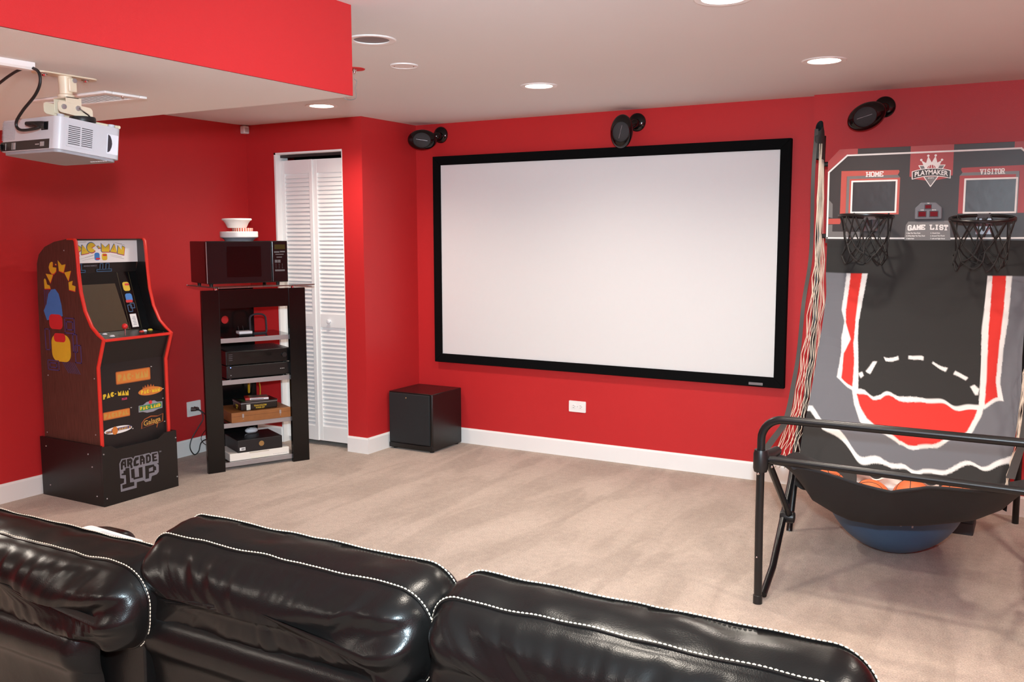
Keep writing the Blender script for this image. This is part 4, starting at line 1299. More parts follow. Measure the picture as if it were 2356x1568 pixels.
o.build('vent_slot', M('lid_dust', (88, 82, 82), 0.7), t, smooth=0, kind='stuff')
for x in (0.03, 0.40):
    MB().lathe([(0.016, -0.006), (0.016, 0), (0.0001, 0)], Matrix.Translation((x, 0.04, 0)), 12).build('foot', BLACKPL, t)

WBOX = M('varnished_wood', (0.27, 0.105, 0.030), 0.4, srgb=False, var=0.25, vscale=25)
t = boxy('wooden_case', 'flat varnished wooden case with two metal latches on the third rack shelf', 'wooden case', 0.164, 0.014, 0.3072, 0.398, 0.31, 0.066, WBOX)
MB().box(0, 0.398, -0.0004, 0.31, 0.040, 0.0412).build('lid_seam', M('seam_brown', (70, 32, 12), 0.6), t, smooth=0)
for x in (0.075, 0.325):
    MB().prism(rrect(0.012, 0.026, 0.004), lambda u, v, w, x=x: (x + u, w, 0.042 + v), -0.003, 0.0).build('latch', SILVER, t, bevel=0.001)
    MB().sphere((x, -0.002, 0.020), 0.003, 8, 5).build('latch_pin', SILVER, t)
TINB = M('tin_black', (22, 18, 16), 0.3)
t = boxy('game_tin', 'black game tin with yellow lettering standing on the wooden case', 'tin', 0.238, 0.045, 0.3735, 0.246, 0.17, 0.050, TINB, 0.008)
MB().prism(rrect(0.25, 0.174, 0.01), lambda u, v, w: (0.123 + u, 0.085 + v, w), 0.0495, 0.058).build('lid', TINB, t, bevel=0.002)
MB().prism(rrect(0.252, 0.176, 0.011), lambda u, v, w: (0.123 + u, 0.085 + v, w), 0.0475, 0.0505).build('lid_rim', SILVER, t)
MB().prism(rrect(0.08, 0.11, 0.004), lambda u, v, w: (0.06 + u, 0.075 + v, w), 0.058, 0.0584).build('lid_picture', M('green_picture', (40, 70, 35), 0.4, var=0.5, vscale=60), t)
MB().box(0.036, 0.062, -0.0006, 0.0, 0.004, 0.040).build('card_picture', M('card_white', (200, 205, 195), 0.5, var=0.15, vscale=80), t)
TY = M('tin_yellow', (190, 160, 40), 0.5)
fr_ = frame((0.123, -0.0004, 0), (1, 0, 0), (0, 0, 1))
text("TEXAS HOLD'EM", 0.0145, frame((0.128, -0.0004, 0.0275), (1, 0, 0), (0, 0, 1)), TY, t, off=0.0004, sx=0.78)
text('POKER SET', 0.0145, frame((0.128, -0.0004, 0.0125), (1, 0, 0), (0, 0, 1)), TY, t, off=0.0004, sx=0.85)
text('POKER', 0.016, frame((-0.0004, 0.085, 0.027), (0, -1, 0), (0, 0, 1)), TY, t, off=0.0004)
text('SET', 0.016, frame((-0.0004, 0.085, 0.011), (0, -1, 0), (0, 0, 1)), TY, t, off=0.0004)
t = boxy('disc_case', 'red disc case with a white spine lying on the game tin', 'disc case', 0.285, 0.10, 0.4322, 0.150, 0.11, 0.015, M('case_red', (175, 28, 28), 0.35), 0.002, rot=radians(-14))
MB().box(0.03, 0.150, -0.0006, 0.0, 0.002, 0.013).build('spine_label', WHTP, t, smooth=0)
MB().box(0.036, 0.118, -0.0010, -0.0006, 0.005, 0.0085).build('spine_print', BLACKPL, t, smooth=0)
MB().box(0.03, 0.148, 0.004, 0.106, 0.015, 0.0155).build('cover', M('cover_grey', (110, 100, 100), 0.3, var=0.3, vscale=40), t, smooth=0)
VCRW = M('ivory_plastic', (0.80, 0.77, 0.70), 0.4, srgb=False, var=0.02)
t = boxy('video_player', 'white video player lying on the bottom rack shelf', 'video player', 0.150, 0.036, 0.0512, 0.402, 0.26, 0.050, VCRW, 0.004)
MB().prism([(0.128, 0.047), (0.266, 0.047), (0.260, 0.040), (0.134, 0.040)], lambda u, v, w: (u, w, v), -0.001, 0.0).build('tray_notch', M('ivory_shade', (195, 188, 172), 0.5), t, smooth=0)
MB().box(0.140, 0.264, -0.0012, 0.0, 0.004, 0.018).build('flap', M('ivory_flap', (0.80, 0.78, 0.66), 0.4, srgb=False), t, bevel=0.001)
o = MB()
for k in range(9):
    o.box(0.29 + k * 0.011, 0.296 + k * 0.011, -0.0006, 0.0, 0.013, 0.015)
o.build('key', GRYP, t, smooth=0)
t = boxy('black_case', 'black boxed case with a gold emblem and a barcode label on the video player', 'case', 0.205, 0.036, 0.1015, 0.300, 0.27, 0.082, M('case_black', (24, 22, 23), 0.45), 0.003)
MB().lathe([(0.0001, 0.001), (0.0175, 0.001), (0.0175, 0), (0.0001, 0)], Matrix.Translation((0.158, 0.0, 0.046)) @ Matrix.Rotation(radians(90), 4, 'X'), 28).build('emblem', M('emblem_gold', (150, 112, 62), 0.5, var=0.15, vscale=200), t)
MB().box(0.012, 0.049, -0.0006, 0.0, 0.014, 0.034).build('barcode_label', WHTP, t, smooth=0)
o = MB()
for k in range(8):
    o.box(0.022 + k * 0.003, 0.0235 + k * 0.003 + 0.0004 * (k % 3), -0.001, -0.0006, 0.018, 0.030)
o.build('barcode', BLACKPL, t, smooth=0)
MB().tube(spline([(0.075, 0.08, 0.082), (0.08, 0.078, 0.10), (0.12, 0.076, 0.104), (0.16, 0.078, 0.10), (0.165, 0.08, 0.082)], 5), 0.005, 8).build('handle', BLACKPL, t)
t = thing('game_controller', 'white and dark game controller behind the black case', 'controller', rkp(0.36, 0.22, 0.1835), (0, 0, RKA))
MB().grid(lambda u, v: (0.045 * cos(2 * pi * u) * sin(pi * v), 0.03 * sin(2 * pi * u) * sin(pi * v), 0.02 - 0.02 * cos(pi * v)), 18, 10, closeu=True).build('body', WPLAST, t)
for x in (-0.02, 0.02):
    MB().lathe([(0.008, 0.036), (0.008, 0.046), (0.0001, 0.048)], Matrix.Translation((x, 0, 0)), 12).build('thumb_stick', BLACKPL, t)
o = MB().tube(spline([rkp(0.455, 0.30, 0.557), rkp(0.452, 0.30, 0.52), rkp(0.457, 0.30, 0.47), rkp(0.452, 0.30, 0.40), rkp(0.45, 0.36, 0.34)], 6), 0.0042, 8).build('yellow_cable', M('cable_yellow', (190, 140, 30), 0.4))
tag(o, 'thin yellow cable hanging behind the third rack shelf, farther right', 'cable')
o = MB().tube(spline([rkp(0.385, 0.32, 0.557), rkp(0.386, 0.32, 0.50), rkp(0.388, 0.33, 0.44)], 6), [0.009] * 6 + [0.008] * 6 + [0.005], 8).build('yellow_plug_cable', M('cable_yellow_plug', (200, 150, 25), 0.4))
tag(o, 'thick yellow plugged cable hanging behind the disc case', 'cable')

# ------------------------------------------------------------------ basketball arcade game
BX, BY = -0.53, -1.0
bb = thing('basketball_game', 'folding two-hoop basketball arcade game with a grey and red fabric ramp', 'basketball game', (BX, BY, 0))


def BG(fn, name, mat, parent=bb, **k):
    mb = MB()
    fn(mb)
    mb.v = [(x - BX, y - BY, z) for x, y, z in mb.v]
    return mb.build(name, mat, parent, **k)


XRT = 0.075       # right side of the frame
TUB = 0.0165
# front U frame, lower rail, braces and rear posts
fx0, fy = -0.957, -1.928
arcp = [(fx0 + 0.085 - 0.085 * cos(q), fy, 0.690 + 0.085 * sin(q)) for q in [radians(90) * k / 8 for k in range(9)]]
BG(lambda mb: mb.tube([(fx0 + 0.004, fy, 0.0), (fx0, fy, 0.35), (fx0, fy, 0.69)] + arcp[1:] + [(-0.4, fy, 0.775), (XRT - 0.085, fy, 0.775)] + [(XRT - 0.085 + 0.085 * sin(q), fy, 0.69 + 0.085 * cos(q)) for q in [radians(90) * k / 8 for k in range(1, 9)]] + [(XRT, fy, 0.35), (XRT, fy, 0.0)], TUB, 14), 'front_frame', BLACKMET)
BG(lambda mb: mb.tube([(fx0 + 0.02, fy + 0.02, 0.604), (XRT - 0.01, fy - 0.02, 0.604)], TUB * 0.92, 14), 'lower_rail', BLACKMET)
for x, s in ((fx0, 1), (XRT, -1)):
    BG(lambda mb: mb.tube([(x + 0.012 * s, fy + 0.05, 0.02), (x + 0.01 * s, -1.72, 0.09), (x - 0.02 * s, -1.30, 0.36), (x - 0.06 * s, -0.95, 0.60)], 0.0155, 12), 'brace', BLACKMET)
    BG(lambda mb: mb.tube([(x + 0.012 * s, -1.86, 0.585), (x + 0.02 * s, -1.47, 0.245)], 0.0145, 12), 'brace', BLACKMET)
    BG(lambda mb: mb.lathe([(0.0001, -0.03), (0.024, -0.03), (0.027, -0.02), (0.027, 0.02), (0.024, 0.03), (0.0001, 0.03)], Matrix.Translation((x + 0.01 * s, -1.475, 0.245)) @ Matrix.Rotation(radians(90), 4, 'Y'), 16), 'brace_hub', BLACKPL)
    hub = BG(lambda mb: mb.lathe([(0.0001, -0.045), (0.026, -0.045), (0.03, -0.03), (0.03, 0.03), (0.026, 0.045), (0.0001, 0.045)], Matrix.Translation((x, fy, 0.60)), 16), 'corner_joint', BLACKPL)
    BG(lambda mb: mb.tube([(x, fy, 0.615), (x + 0.02 * s, fy + 0.06, 0.612), (x + 0.03 * s, fy + 0.14, 0.615)], [0.028, 0.024, 0.02], 12), 'joint_sleeve', BLACKPL)
    for dz in (0.55,):
        BG(lambda mb: mb.sphere((x - 0.004, fy - 0.018, dz), 0.007, 10, 6), 'bolt', CHROME)
        BG(lambda mb: mb.sphere((x + 0.045 * s, fy - 0.0, dz + 0.03), 0.006, 10, 6), 'bolt', CHROME)
    BG(lambda mb: mb.sphere((x - 0.001, fy - 0.0165, 0.20), 0.004, 8, 6), 'bolt', CHROME)
    BG(lambda mb: mb.lathe([(0.019, 0), (0.019, 0.035), (0.0165, 0.037)], Matrix.Translation((x + 0.003 * s, fy, 0.0)), 14), 'foot_cap', BLACKPL)
    px = -1.065 if s > 0 else 0.03
    BG(lambda mb: mb.tube([(px, -0.909, 0.0), (px, -0.77, 0.36), (px, -0.60, 0.67), (px, -0.503, 0.86), (px, -0.46, 1.10), (px, -0.415, 2.03)], 0.0155, 12), 'rear_post', BLACKMET)
BG(lambda mb: mb.tube([(-0.062, -0.204, 0.0), (-0.062, -0.26, 0.5), (-0.065, -0.43, 1.47)], 0.0165, 12), 'rear_leg', BLACKMET)
BG(lambda mb: mb.tube([(-0.86, -0.204, 0.0), (-0.86, -0.26, 0.5), (-0.86, -0.43, 1.47)], 0.0165, 12), 'rear_leg', BLACKMET)
BG(lambda mb: mb.tube([(-1.065, -0.436, 1.50), (0.02, -0.436, 1.50)], 0.013, 10), 'cross_bar', BLACKMET)
BG(lambda mb: mb.tube([(-1.065, -0.43, 1.88), (0.02, -0.43, 1.88)], 0.013, 10), 'cross_bar', BLACKMET)

# backboard
BRD = M('backboard_grey', (54, 49, 48), 0.38, spec=0.3)
BRED = M('backboard_red', (0.33, 0.030, 0.028), 0.45, srgb=False)
BORG = M('backboard_orange_red', (0.40, 0.055, 0.035), 0.4, srgb=False)
BGRY = M('backboard_mid_grey', (0.13, 0.12, 0.115), 0.4, srgb=False)
BWHT = M('backboard_white', (0.70, 0.69, 0.67), 0.5, srgb=False)
BX2 = -0.0315
cxb = -0.53
board = [(-1.028, 1.463), (-1.028, 1.892), (-0.970, 1.953), (-0.09, 1.953), (-0.032, 1.892), (-0.032, 1.463)]
BYF = -0.450


def BP(u, v, w):
    return (u, BYF - w, v)


BG(lambda mb: mb.prism(board, BP, -0.012, 0.0), 'backboard', BRD, smooth=0, bevel=0.001)


def bprint(polys, mat, w, name):
    return BG(lambda mb: [mb.prism(p, BP, 0, w + 0.00012 * k) for k, p in enumerate(polys)], name, mat, smooth=0)


inner = [(-1.020, 1.490), (-1.022, 1.836), (-0.931, 1.920), (-0.129, 1.920), (-0.038, 1.836), (-0.040, 1.490)]


def outline(path, wd):
    out = []
    for i in range(len(path) - 1):
        a, b = Vector((*path[i], 0)), Vector((*path[i + 1], 0))
        d = (b - a).normalized()
        nn = Vector((-d.y, d.x, 0)) * wd / 2
        a, b = a - d * wd * 0.35, b + d * wd * 0.35
        out.append([((a + nn).x, (a + nn).y), ((b + nn).x, (b + nn).y), ((b - nn).x, (b - nn).y), ((a - nn).x, (a - nn).y)])
    return out


# red and black border pieces over the white line
bprint([[(-1.028, 1.70), (-1.028, 1.892), (-0.970, 1.953), (-0.880, 1.953), (-0.880, 1.925), (-0.935, 1.922), (-1.022, 1.845)], rectpts(-0.624, 1.924, -0.424, 1.953), [(-0.158, 1.924), (-0.125, 1.922), (-0.038, 1.845), (-0.032, 1.70), (-0.032, 1.892), (-0.09, 1.953), (-0.158, 1.953)]], BRED, 0.0004, 'border_print')
bprint([rectpts(-0.624, 1.80, -0.424, 1.917), [(-0.615, 1.80), (-0.433, 1.80), (-0.433, 1.79), (-0.524, 1.775), (-0.615, 1.79)]], BRED, 0.0004, 'center_print')
bprint([q for q in outline(inner, 0.0085) if q], BWHT, 0.0008, 'border_line')
bprint(outline([(-1.020, 1.490), (-0.636, 1.488)], 0.0085) + outline([(-0.418, 1.487), (-0.040, 1.490)], 0.0085), BWHT, 0.0008, 'border_line')
# home and visitor panels
HOMEP = [[(-0.958, 1.611), (-0.958, 1.840), (-0.676, 1.836), (-0.672, 1.828), (-0.680, 1.812), (-0.929, 1.812), (-0.930, 1.611)], [(-0.915, 1.611), (-0.915, 1.797), (-0.668, 1.797), (-0.668, 1.611)]]
bprint(HOMEP, BORG, 0.0005, 'home_print')
bprint([[(-0.930, 1.611), (-0.930, 1.812), (-0.680, 1.812), (-0.668, 1.797), (-0.915, 1.797), (-0.915, 1.611)]], BGRY, 0.0005, 'home_print')
VISP = [[(2 * cxb - x, z) for x, z in p] for p in HOMEP]
bprint(VISP, BRED, 0.0005, 'visitor_print')
bprint([[(2 * cxb - x, z) for x, z in [(-0.930, 1.611), (-0.930, 1.812), (-0.680, 1.812), (-0.668, 1.797), (-0.915, 1.797), (-0.915, 1.611)]]], BGRY, 0.0005, 'visitor_print')
GLOSSB = M('shiny_dark_film', (33, 31, 32), 0.36, bump=0.35, bscale=24)
for x0, x1, z0, z1 in ((-0.902, -0.684, 1.623, 1.784), (-0.366, -0.139, 1.614, 1.779)):
    bprint([rectpts(x0, z0, x1, z1)], GLOSSB, 0.0008, 'target_panel')
    bprint(outline([(x0, z0), (x1, z0), (x1, z1), (x0, z1), (x0, z0)], 0.0085), BWHT, 0.0012, 'target_line')
bprint([[(-1.016, 1.60), (-1.016, 1.690), (-0.997, 1.669), (-0.995, 1.595)], [(-1.016, 1.494), (-1.016, 1.560), (-0.994, 1.560), (-0.994, 1.524), (-0.855, 1.522), (-0.855, 1.494)]], BGRY, 0.0004, 'side_print')
bprint([[(-1.016, 1.563), (-1.016, 1.592), (-0.956, 1.592), (-0.952, 1.577), (-0.956, 1.563)]], BORG, 0.0005, 'side_print')
bprint([[(-0.40, 1.463), (-0.40, 1.478), (-0.04, 1.478), (-0.04, 1.463)]], BGRY, 0.0004, 'side_print')

# block slab letters drawn with strokes
SG = {'H': ([[(0, 0), (0, 1)], [(1, 0), (1, 1)], [(0, .5), (1, .5)]], [(0, 0), (0, 1), (1, 0), (1, 1)]),
      'O': ([[(0, .2), (.2, 0), (.8, 0), (1, .2), (1, .8), (.8, 1), (.2, 1), (0, .8), (0, .2)]], []),
      'M': ([[(0, 0), (0, 1), (.5, .35), (1, 1), (1, 0)]], [(0, 0), (1, 0)]),
      'E': ([[(1, .15), (1, 0), (0, 0), (0, 1), (1, 1), (1, .85)], [(0, .5), (.7, .5)]], []),
      'V': ([[(0, 1), (.5, 0), (1, 1)]], [(0, 1), (1, 1)]), 'I': ([[(.5, 0), (.5, 1)]], [(.5, 0), (.5, 1)]),
      'S': ([[(0, .2), (.2, 0), (.8, 0), (1, .2), (1, .4), (.8, .5), (.2, .5), (0, .65), (0, .8), (.2, 1), (.8, 1), (1, .8)]], []),
      'T': ([[(0, .8), (0, 1), (1, 1), (1, .8)], [(.5, 0), (.5, 1)]], [(.5, 0)]),
      'R': ([[(0, 0), (0, 1), (.8, 1), (1, .85), (1, .65), (.8, .5), (0, .5)], [(.55, .5), (1, 0)]], [(0, 0), (1, 0)]),
      'G': ([[(1, .8), (.8, 1), (.2, 1), (0, .8), (0, .2), (.2, 0), (.8, 0), (1, .2), (1, .45), (.6, .45)]], []),
      'A': ([[(0, 0), (.5, 1), (1, 0)], [(.25, .35), (.75, .35)]], [(0, 0), (1, 0)]),
      'L': ([[(0, 1), (0, 0), (1, 0), (1, .25)]], [(0, 1)])}


def slab(s, x0, z0, w, h, th, mat, arc_=0.0):
    mb = MB()
    n = len(s)
    adv = w / n
    cnt = 0
    for i, ch in enumerate(s):
        if ch == ' ':
            continue
        lw, lh = adv * 0.66 - (0 if ch != 'I' else adv * 0.3), h - th

        def P(p, i=i, lw=lw, lh=lh):
            x = x0 + i * adv + adv * 0.17 + p[0] * lw + (adv * 0.15 if ch == 'I' else 0)
            tt = (x - x0 - w / 2) / (w / 2)
            return (x, z0 + th / 2 + p[1] * lh - arc_ * tt * tt * (1 - p[1] * 0.5))
        for line in SG[ch][0]:
            for q in outline([P(p) for p in line], th):
                cnt += 1
                mb.prism(q, BP, 0, 0.0014 + 0.00006 * (cnt % 9))
        for sp_ in SG[ch][1]:
            c_ = P(sp_)
            mb.prism(rectpts(c_[0] - th, c_[1] - th * 0.42, c_[0] + th, c_[1] + th * 0.42), BP, 0, 0.0020 + 0.00005 * (cnt % 5))
    mb.v = [(x - BX, y - BY, z) for x, y, z in mb.v]
    return mb.build('lettering', mat, bb, smooth=0)


slab('HOME', -0.834, 1.805, 0.086, 0.027, 0.0050, BWHT)
slab('VISITOR', -0.302, 1.800, 0.108, 0.027, 0.0046, BWHT)

# centre logo
LOGW = BWHT
bprint([[(-0.580, 1.852), (-0.462, 1.852), (-0.476, 1.83), (-0.568, 1.83)]], BGRY, 0.0008, 'logo_print')
bprint(outline([(-0.568, 1.830), (-0.582, 1.854), (-0.461, 1.853), (-0.475, 1.830)], 0.004), BWHT, 0.0010, 'logo_line')
crown = [(-0.553, 1.838), (-0.572, 1.880), (-0.549, 1.866), (-0.540, 1.900), (-0.523, 1.868), (-0.506, 1.900), (-0.497, 1.866), (-0.476, 1.877), (-0.492, 1.838)]
bprint([crown], BWHT, 0.0012, 'logo_crown')
bprint([blob(c_, 0.0058, 14, 0, 340) for c_ in ((-0.572, 1.882), (-0.540, 1.902), (-0.506, 1.902), (-0.476, 1.879))], BWHT, 0.0014, 'logo_crown')
bprint([blob((-0.523, 1.836), 0.020, 18, 0, 180)], BRED, 0.0015, 'logo_ball')
bprint([rectpts(-0.5245, 1.838, -0.5215, 1.858), [(-0.539, 1.838), (-0.536, 1.838), (-0.530, 1.853), (-0.532, 1.854)], [(-0.510, 1.838), (-0.507, 1.838), (-0.514, 1.854), (-0.516, 1.853)]], BWHT, 0.0018, 'logo_ball')
top = [(-0.614 + 0.181 * k / 12, 1.826 + 0.014 * (1 - ((k - 6) / 6) ** 2)) for k in range(13)]
bot = [(x + (0.002 if k < 6 else 0), z - 0.041) for k, (x, z) in enumerate(top)]
bprint([top + bot[::-1]], BWHT, 0.0016, 'logo_banner')
top2 = [(x + (0.004 if k == 0 else (-0.004 if k == 12 else 0)), z - 0.0035) for k, (x, z) in enumerate(top)]
bot2 = [(x + (0.004 if k == 0 else (-0.004 if k == 12 else 0)), z + 0.0035) for k, (x, z) in enumerate(bot)]
bprint([top2 + bot2[::-1]], BRD, 0.0019, 'logo_banner')


def bent(p):
    x = -0.5235 + p.x
    return Vector((x - BX, BYF - 0.0021 - p.z * 0.3 - BY, 1.8185 + p.y - 0.014 * (p.x / 0.0905) ** 2))


text('PLAYMAKER', 0.0335, None, BWHT, bb, off=0.0009, fn=bent, sx=0.84)
bprint([[(-0.556, 1.797), (-0.491, 1.797), (-0.5235, 1.750)]], BGRY, 0.0006, 'logo_print')
bprint(outline([(-0.556, 1.797), (-0.5235, 1.748), (-0.491, 1.797)], 0.004), BWHT, 0.0010, 'logo_line')
text('SPORTS', 0.008, frame((-0.5235 - BX, BYF - 0.0008 - BY, 1.790), (1, 0, 0), (0, 0, 1)), BWHT, bb, off=0.0001)
# scoreboard
SCG = M('score_housing', (92, 92, 98), 0.45)
sb = BG(lambda mb: mb.prism([(-0.590, 1.584), (-0.590, 1.640), (-0.563, 1.668), (-0.492, 1.668), (-0.463, 1.642), (-0.462, 1.584)], BP, 0, 0.018), 'scoreboard', SCG, smooth=0, bevel=0.004)
for x0, x1, z0, z1 in ((-0.545, -0.511, 1.634, 1.659), (-0.575, -0.534, 1.594, 1.626), (-0.521, -0.479, 1.594, 1.626)):
    BG(lambda mb: mb.prism(rectpts(x0, z0, x1, z1), BP, 0.017, 0.0195), 'score_bezel', BLACKPL, smooth=0)
    BG(lambda mb: mb.prism(rectpts(x0 + 0.004, z0 + 0.004, x1 - 0.003, z1 - 0.004), BP, 0.019, 0.0203), 'score_window', M('red_window', (88, 18, 26), 0.12), smooth=0)
for s_, x, z in (('TIME', -0.528, 1.664), ('HOME', -0.555, 1.630), ('VISITOR', -0.500, 1.630)):
    text(s_, 0.0055, frame((x - BX, BYF - 0.0182 - BY, z), (1, 0, 0), (0, 0, 1)), BWHT, bb, off=0.0002)
# game list plate
bprint([[(-0.636, 1.459), (-0.631, 1.555), (-0.620, 1.573), (-0.432, 1.576), (-0.425, 1.555), (-0.418, 1.459)]], BGRY, 0.0015, 'game_list_plate')
MB0 = BP


def BP(u, v, w):
    return (u, BYF - 0.0016 - w, v)


slab('GAME LIST', -0.622, 1.531, 0.190, 0.0265, 0.0062, BWHT, arc_=0.005)
BP = MB0
for k, s_ in enumerate(('1. Beat The Time Clock', '2. 2-Point Beat The Time Clock', '3. Battle Back', '4. Horse')):
    text(s_, 0.0092, frame((-0.627 - BX, BYF - 0.0017 - BY, 1.514 - k * 0.0138), (1, 0, 0), (0, 0, 1)), BWHT, bb, off=0.00025, align='LEFT', sx=0.75)
for k, s_ in enumerate(('5. Check Point', '6. Around The World', '7. Left and Right Shoot', '8. One on One')):
    text(s_, 0.0092, frame((-0.513 - BX, BYF - 0.0017 - BY, 1.514 - k * 0.0138), (1, 0, 0), (0, 0, 1)), BWHT, bb, off=0.00025, align='LEFT', sx=0.80)

# hoops
NETB = M('black_net_cord', (16, 15, 15), 0.7)
CLEARP = M('hoop_bracket', (95, 95, 98), 0.2, metal=0.5)


def hoop(cx, r, z, tilt, roll):
    cy = BYF - r - 0.035
    mm = Matrix.Translation((cx, cy, z)) @ Matrix.Rotation(roll, 4, 'Y') @ Matrix.Rotation(tilt, 4, 'X')
    rim = BG(lambda mb: mb.tube([mm @ Vector((r * cos(q), r * sin(q), 0)) for q in [2 * pi * k / 40 for k in range(40)]], 0.0075, 10, closed=True), 'rim', BLACKMET)
    br = MB()
    br.box(-0.03, 0.03, r - 0.01, r + 0.035, -0.012, 0.008)
    br.v = [tuple(mm @ Vector(v)) for v in br.v]
    br.box(cx - 0.035, cx + 0.035, BYF - 0.012, BYF - 0.0005, z - 0.075, z + 0.012)
    br.tube([(cx, BYF - 0.004, z - 0.06), mm @ Vector((0, r * 0.93, -0.01))], 0.008, 8)
    br.v = [(x - BX, y - BY, zz) for x, y, zz in br.v]
    br.build('hoop_bracket', CLEARP, bb, smooth=0)
    N = 10
    rows = [(1.0, 0.0), (0.86, -0.085), (0.80, -0.150), (0.84, -0.195), (0.78, -0.235)]

    def node(i, k):
        f, dz = rows[k]
        q = 2 * pi * (i + 0.5 * (k % 2)) / N + 0.13 * sin(i * 2.3 + cx * 9)
        p = mm @ Vector((r * f * cos(q), r * f * sin(q), 0))
        return Vector((p.x + 0.006 * sin(i * 5.1 + k), p.y, p.z + dz + 0.012 * sin(i * 3.7 + k * 2)))
    nb = MB()
    for k in range(4):
        for i in range(N):
            a = node(i, k)
            for j in ((i, i - 1) if k % 2 == 0 else (i, i + 1)):
                b = node(j % N, k + 1)
                mid = (a + b) / 2 + Vector((0, 0, -0.006 if k > 0 else 0))
                nb.tube([a, mid, b], 0.0034, 6)
    nb.v = [(x - BX, y - BY, zz) for x, y, zz in nb.v]
    nb.build('net', NETB, rim, kind='stuff')


hoop(-0.800, 0.128, 1.601, radians(-2), radians(1.2))
hoop(-0.272, 0.140, 1.583, radians(7.0), radians(0.5))


# ------ fabric ramp
PZ = [1.48, 1.2, .9, .66, .47, .33]
PYv = [-.46, -.56, -.77, -1.06, -1.36, -1.6]


def fy_of(z):
    return interp(-z, [-v for v in PZ], PYv)


_sm = [(z, sum(fy_of(z + d) for d in (-.08, -.04, 0, .04, .08)) / 5) for z in [1.48 - k * 0.01 for k in range(116)]]


def fab_y(z):
    k = min(max((1.48 - z) / 0.01, 0), 114.999)
    i = int(k)
    return _sm[i][1] + (_sm[i + 1][1] - _sm[i][1]) * (k - i)


LE = [(1.48, -1.015), (1.304, -1.005), (1.19, -0.990), (1.032, -0.985), (0.924, -0.985), (0.806, -0.975), (0.666, -0.962), (0.597, -0.955), (0.523, -0.94), (0.40, -0.92)]
RE = [(1.48, -0.045), (1.209, -0.060), (1.07, -0.068), (0.936, -0.068), (0.823, -0.062), (0.641, -0.070), (0.571, -0.075), (0.40, -0.08)]


def edge(tbl, z):
    return interp(-z, [-a for a, b in tbl], [b for a, b in tbl])


CGY, CWH, CRD, CBK = (0.110, 0.112, 0.128), (0.60, 0.60, 0.59), (0.50, 0.022, 0.016), (0.015, 0.0145, 0.0145)
P_Lout = [(-0.9, 1.31), (-0.902, 1.122), (-0.879, 1.069), (-0.88, 0.988), (-0.869, 0.923), (-0.866, 0.8), (-0.778, 0.773), (-0.754, 0.775), (-0.783, 0.895), (-0.802, 0.985), (-0.81, 1.065), (-0.805, 1.181), (-0.795, 1.318)]
P_Lred = [(-0.879, 1.318), (-0.881, 1.123), (-0.871, 1.062), (-0.835, 0.984), (-0.856, 0.923), (-0.843, 0.807), (-0.783, 0.787), (-0.801, 0.894), (-0.818, 0.958), (-0.826, 1.078), (-0.829, 1.18), (-0.822, 1.318)]
P_Rout = [(-0.24, 1.321), (-0.246, 1.051), (-0.226, 0.742), (-0.203, 0.731), (-0.128, 0.756), (-0.149, 0.835), (-0.147, 0.981), (-0.138, 1.093), (-0.134, 1.315)]
P_Rred = [(-0.219, 1.322), (-0.217, 1.052), (-0.203, 0.745), (-0.153, 0.763), (-0.167, 0.834), (-0.167, 0.98), (-0.16, 1.117), (-0.159, 1.320)]
P_Co = [(-0.781, 0.80), (-0.781, 0.773), (-0.758, 0.72), (-0.716, 0.661), (-0.668, 0.621), (-0.594, 0.594), (-0.526, 0.559), (-0.472, 0.575), (-0.371, 0.581), (-0.292, 0.605), (-0.238, 0.653), (-0.211, 0.706), (-0.204, 0.744), (-0.227, 0.748), (-0.448, 0.748), (-0.521, 0.757), (-0.602, 0.765), (-0.648, 0.745), (-0.68, 0.748), (-0.724, 0.774), (-0.757, 0.778)]
P_Cr = [(-0.757, 0.759), (-0.732, 0.716), (-0.686, 0.664), (-0.645, 0.628), (-0.591, 0.605), (-0.53, 0.574), (-0.476, 0.589), (-0.39, 0.592), (-0.31, 0.613), (-0.261, 0.656), (-0.238, 0.699), (-0.23, 0.729), (-0.445, 0.732), (-0.518, 0.737), (-0.593, 0.75), (-0.644, 0.728), (-0.677, 0.734), (-0.706, 0.755)]
P_D = [[(-0.769, 0.836), (-0.753, 0.846), (-0.742, 0.831), (-0.754, 0.818)], [(-0.738, 0.852), (-0.713, 0.896), (-0.693, 0.891), (-0.714, 0.845)], [(-0.667, 0.913), (-0.601, 0.92), (-0.596, 0.904), (-0.656, 0.898)], [(-0.556, 0.922), (-0.488, 0.919), (-0.487, 0.901), (-0.554, 0.907)], [(-0.443, 0.908), (-0.375, 0.891), (-0.381, 0.877), (-0.446, 0.896)], [(-0.341, 0.875), (-0.282, 0.849), (-0.293, 0.838), (-0.348, 0.863)], [(-0.271, 0.815), (-0.254, 0.821), (-0.232, 0.802), (-0.234, 0.782), (-0.246, 0.784)]]
P_Ao = [(-1.2, 0.70), (-0.95, 0.666), (-0.87, 0.595), (-0.812, 0.572), (-0.735, 0.541), (-0.668, 0.517), (-0.589, 0.489), (-0.507, 0.481), (-0.456, 0.478), (-0.41, 0.499), (-0.333, 0.498), (-0.187, 0.521), (-0.096, 0.554), (0.2, 0.60)]
P_Ai = [(-1.2, 0.72), (-0.945, 0.683), (-0.862, 0.609), (-0.792, 0.589), (-0.727, 0.557), (-0.648, 0.533), (-0.575, 0.503), (-0.510, 0.496), (-0.464, 0.493), (-0.413, 0.513), (-0.325, 0.513), (-0.189, 0.536), (-0.093, 0.575), (0.2, 0.62)]


def inside(p, poly):
    x, y = p
    r = False
    n = len(poly)
    for i in range(n):
        x1, y1 = poly[i]
        x2, y2 = poly[i - 1]
        if (y1 > y) != (y2 > y) and x < (x2 - x1) * (y - y1) / (y2 - y1) + x1:
            r = not r
    return r


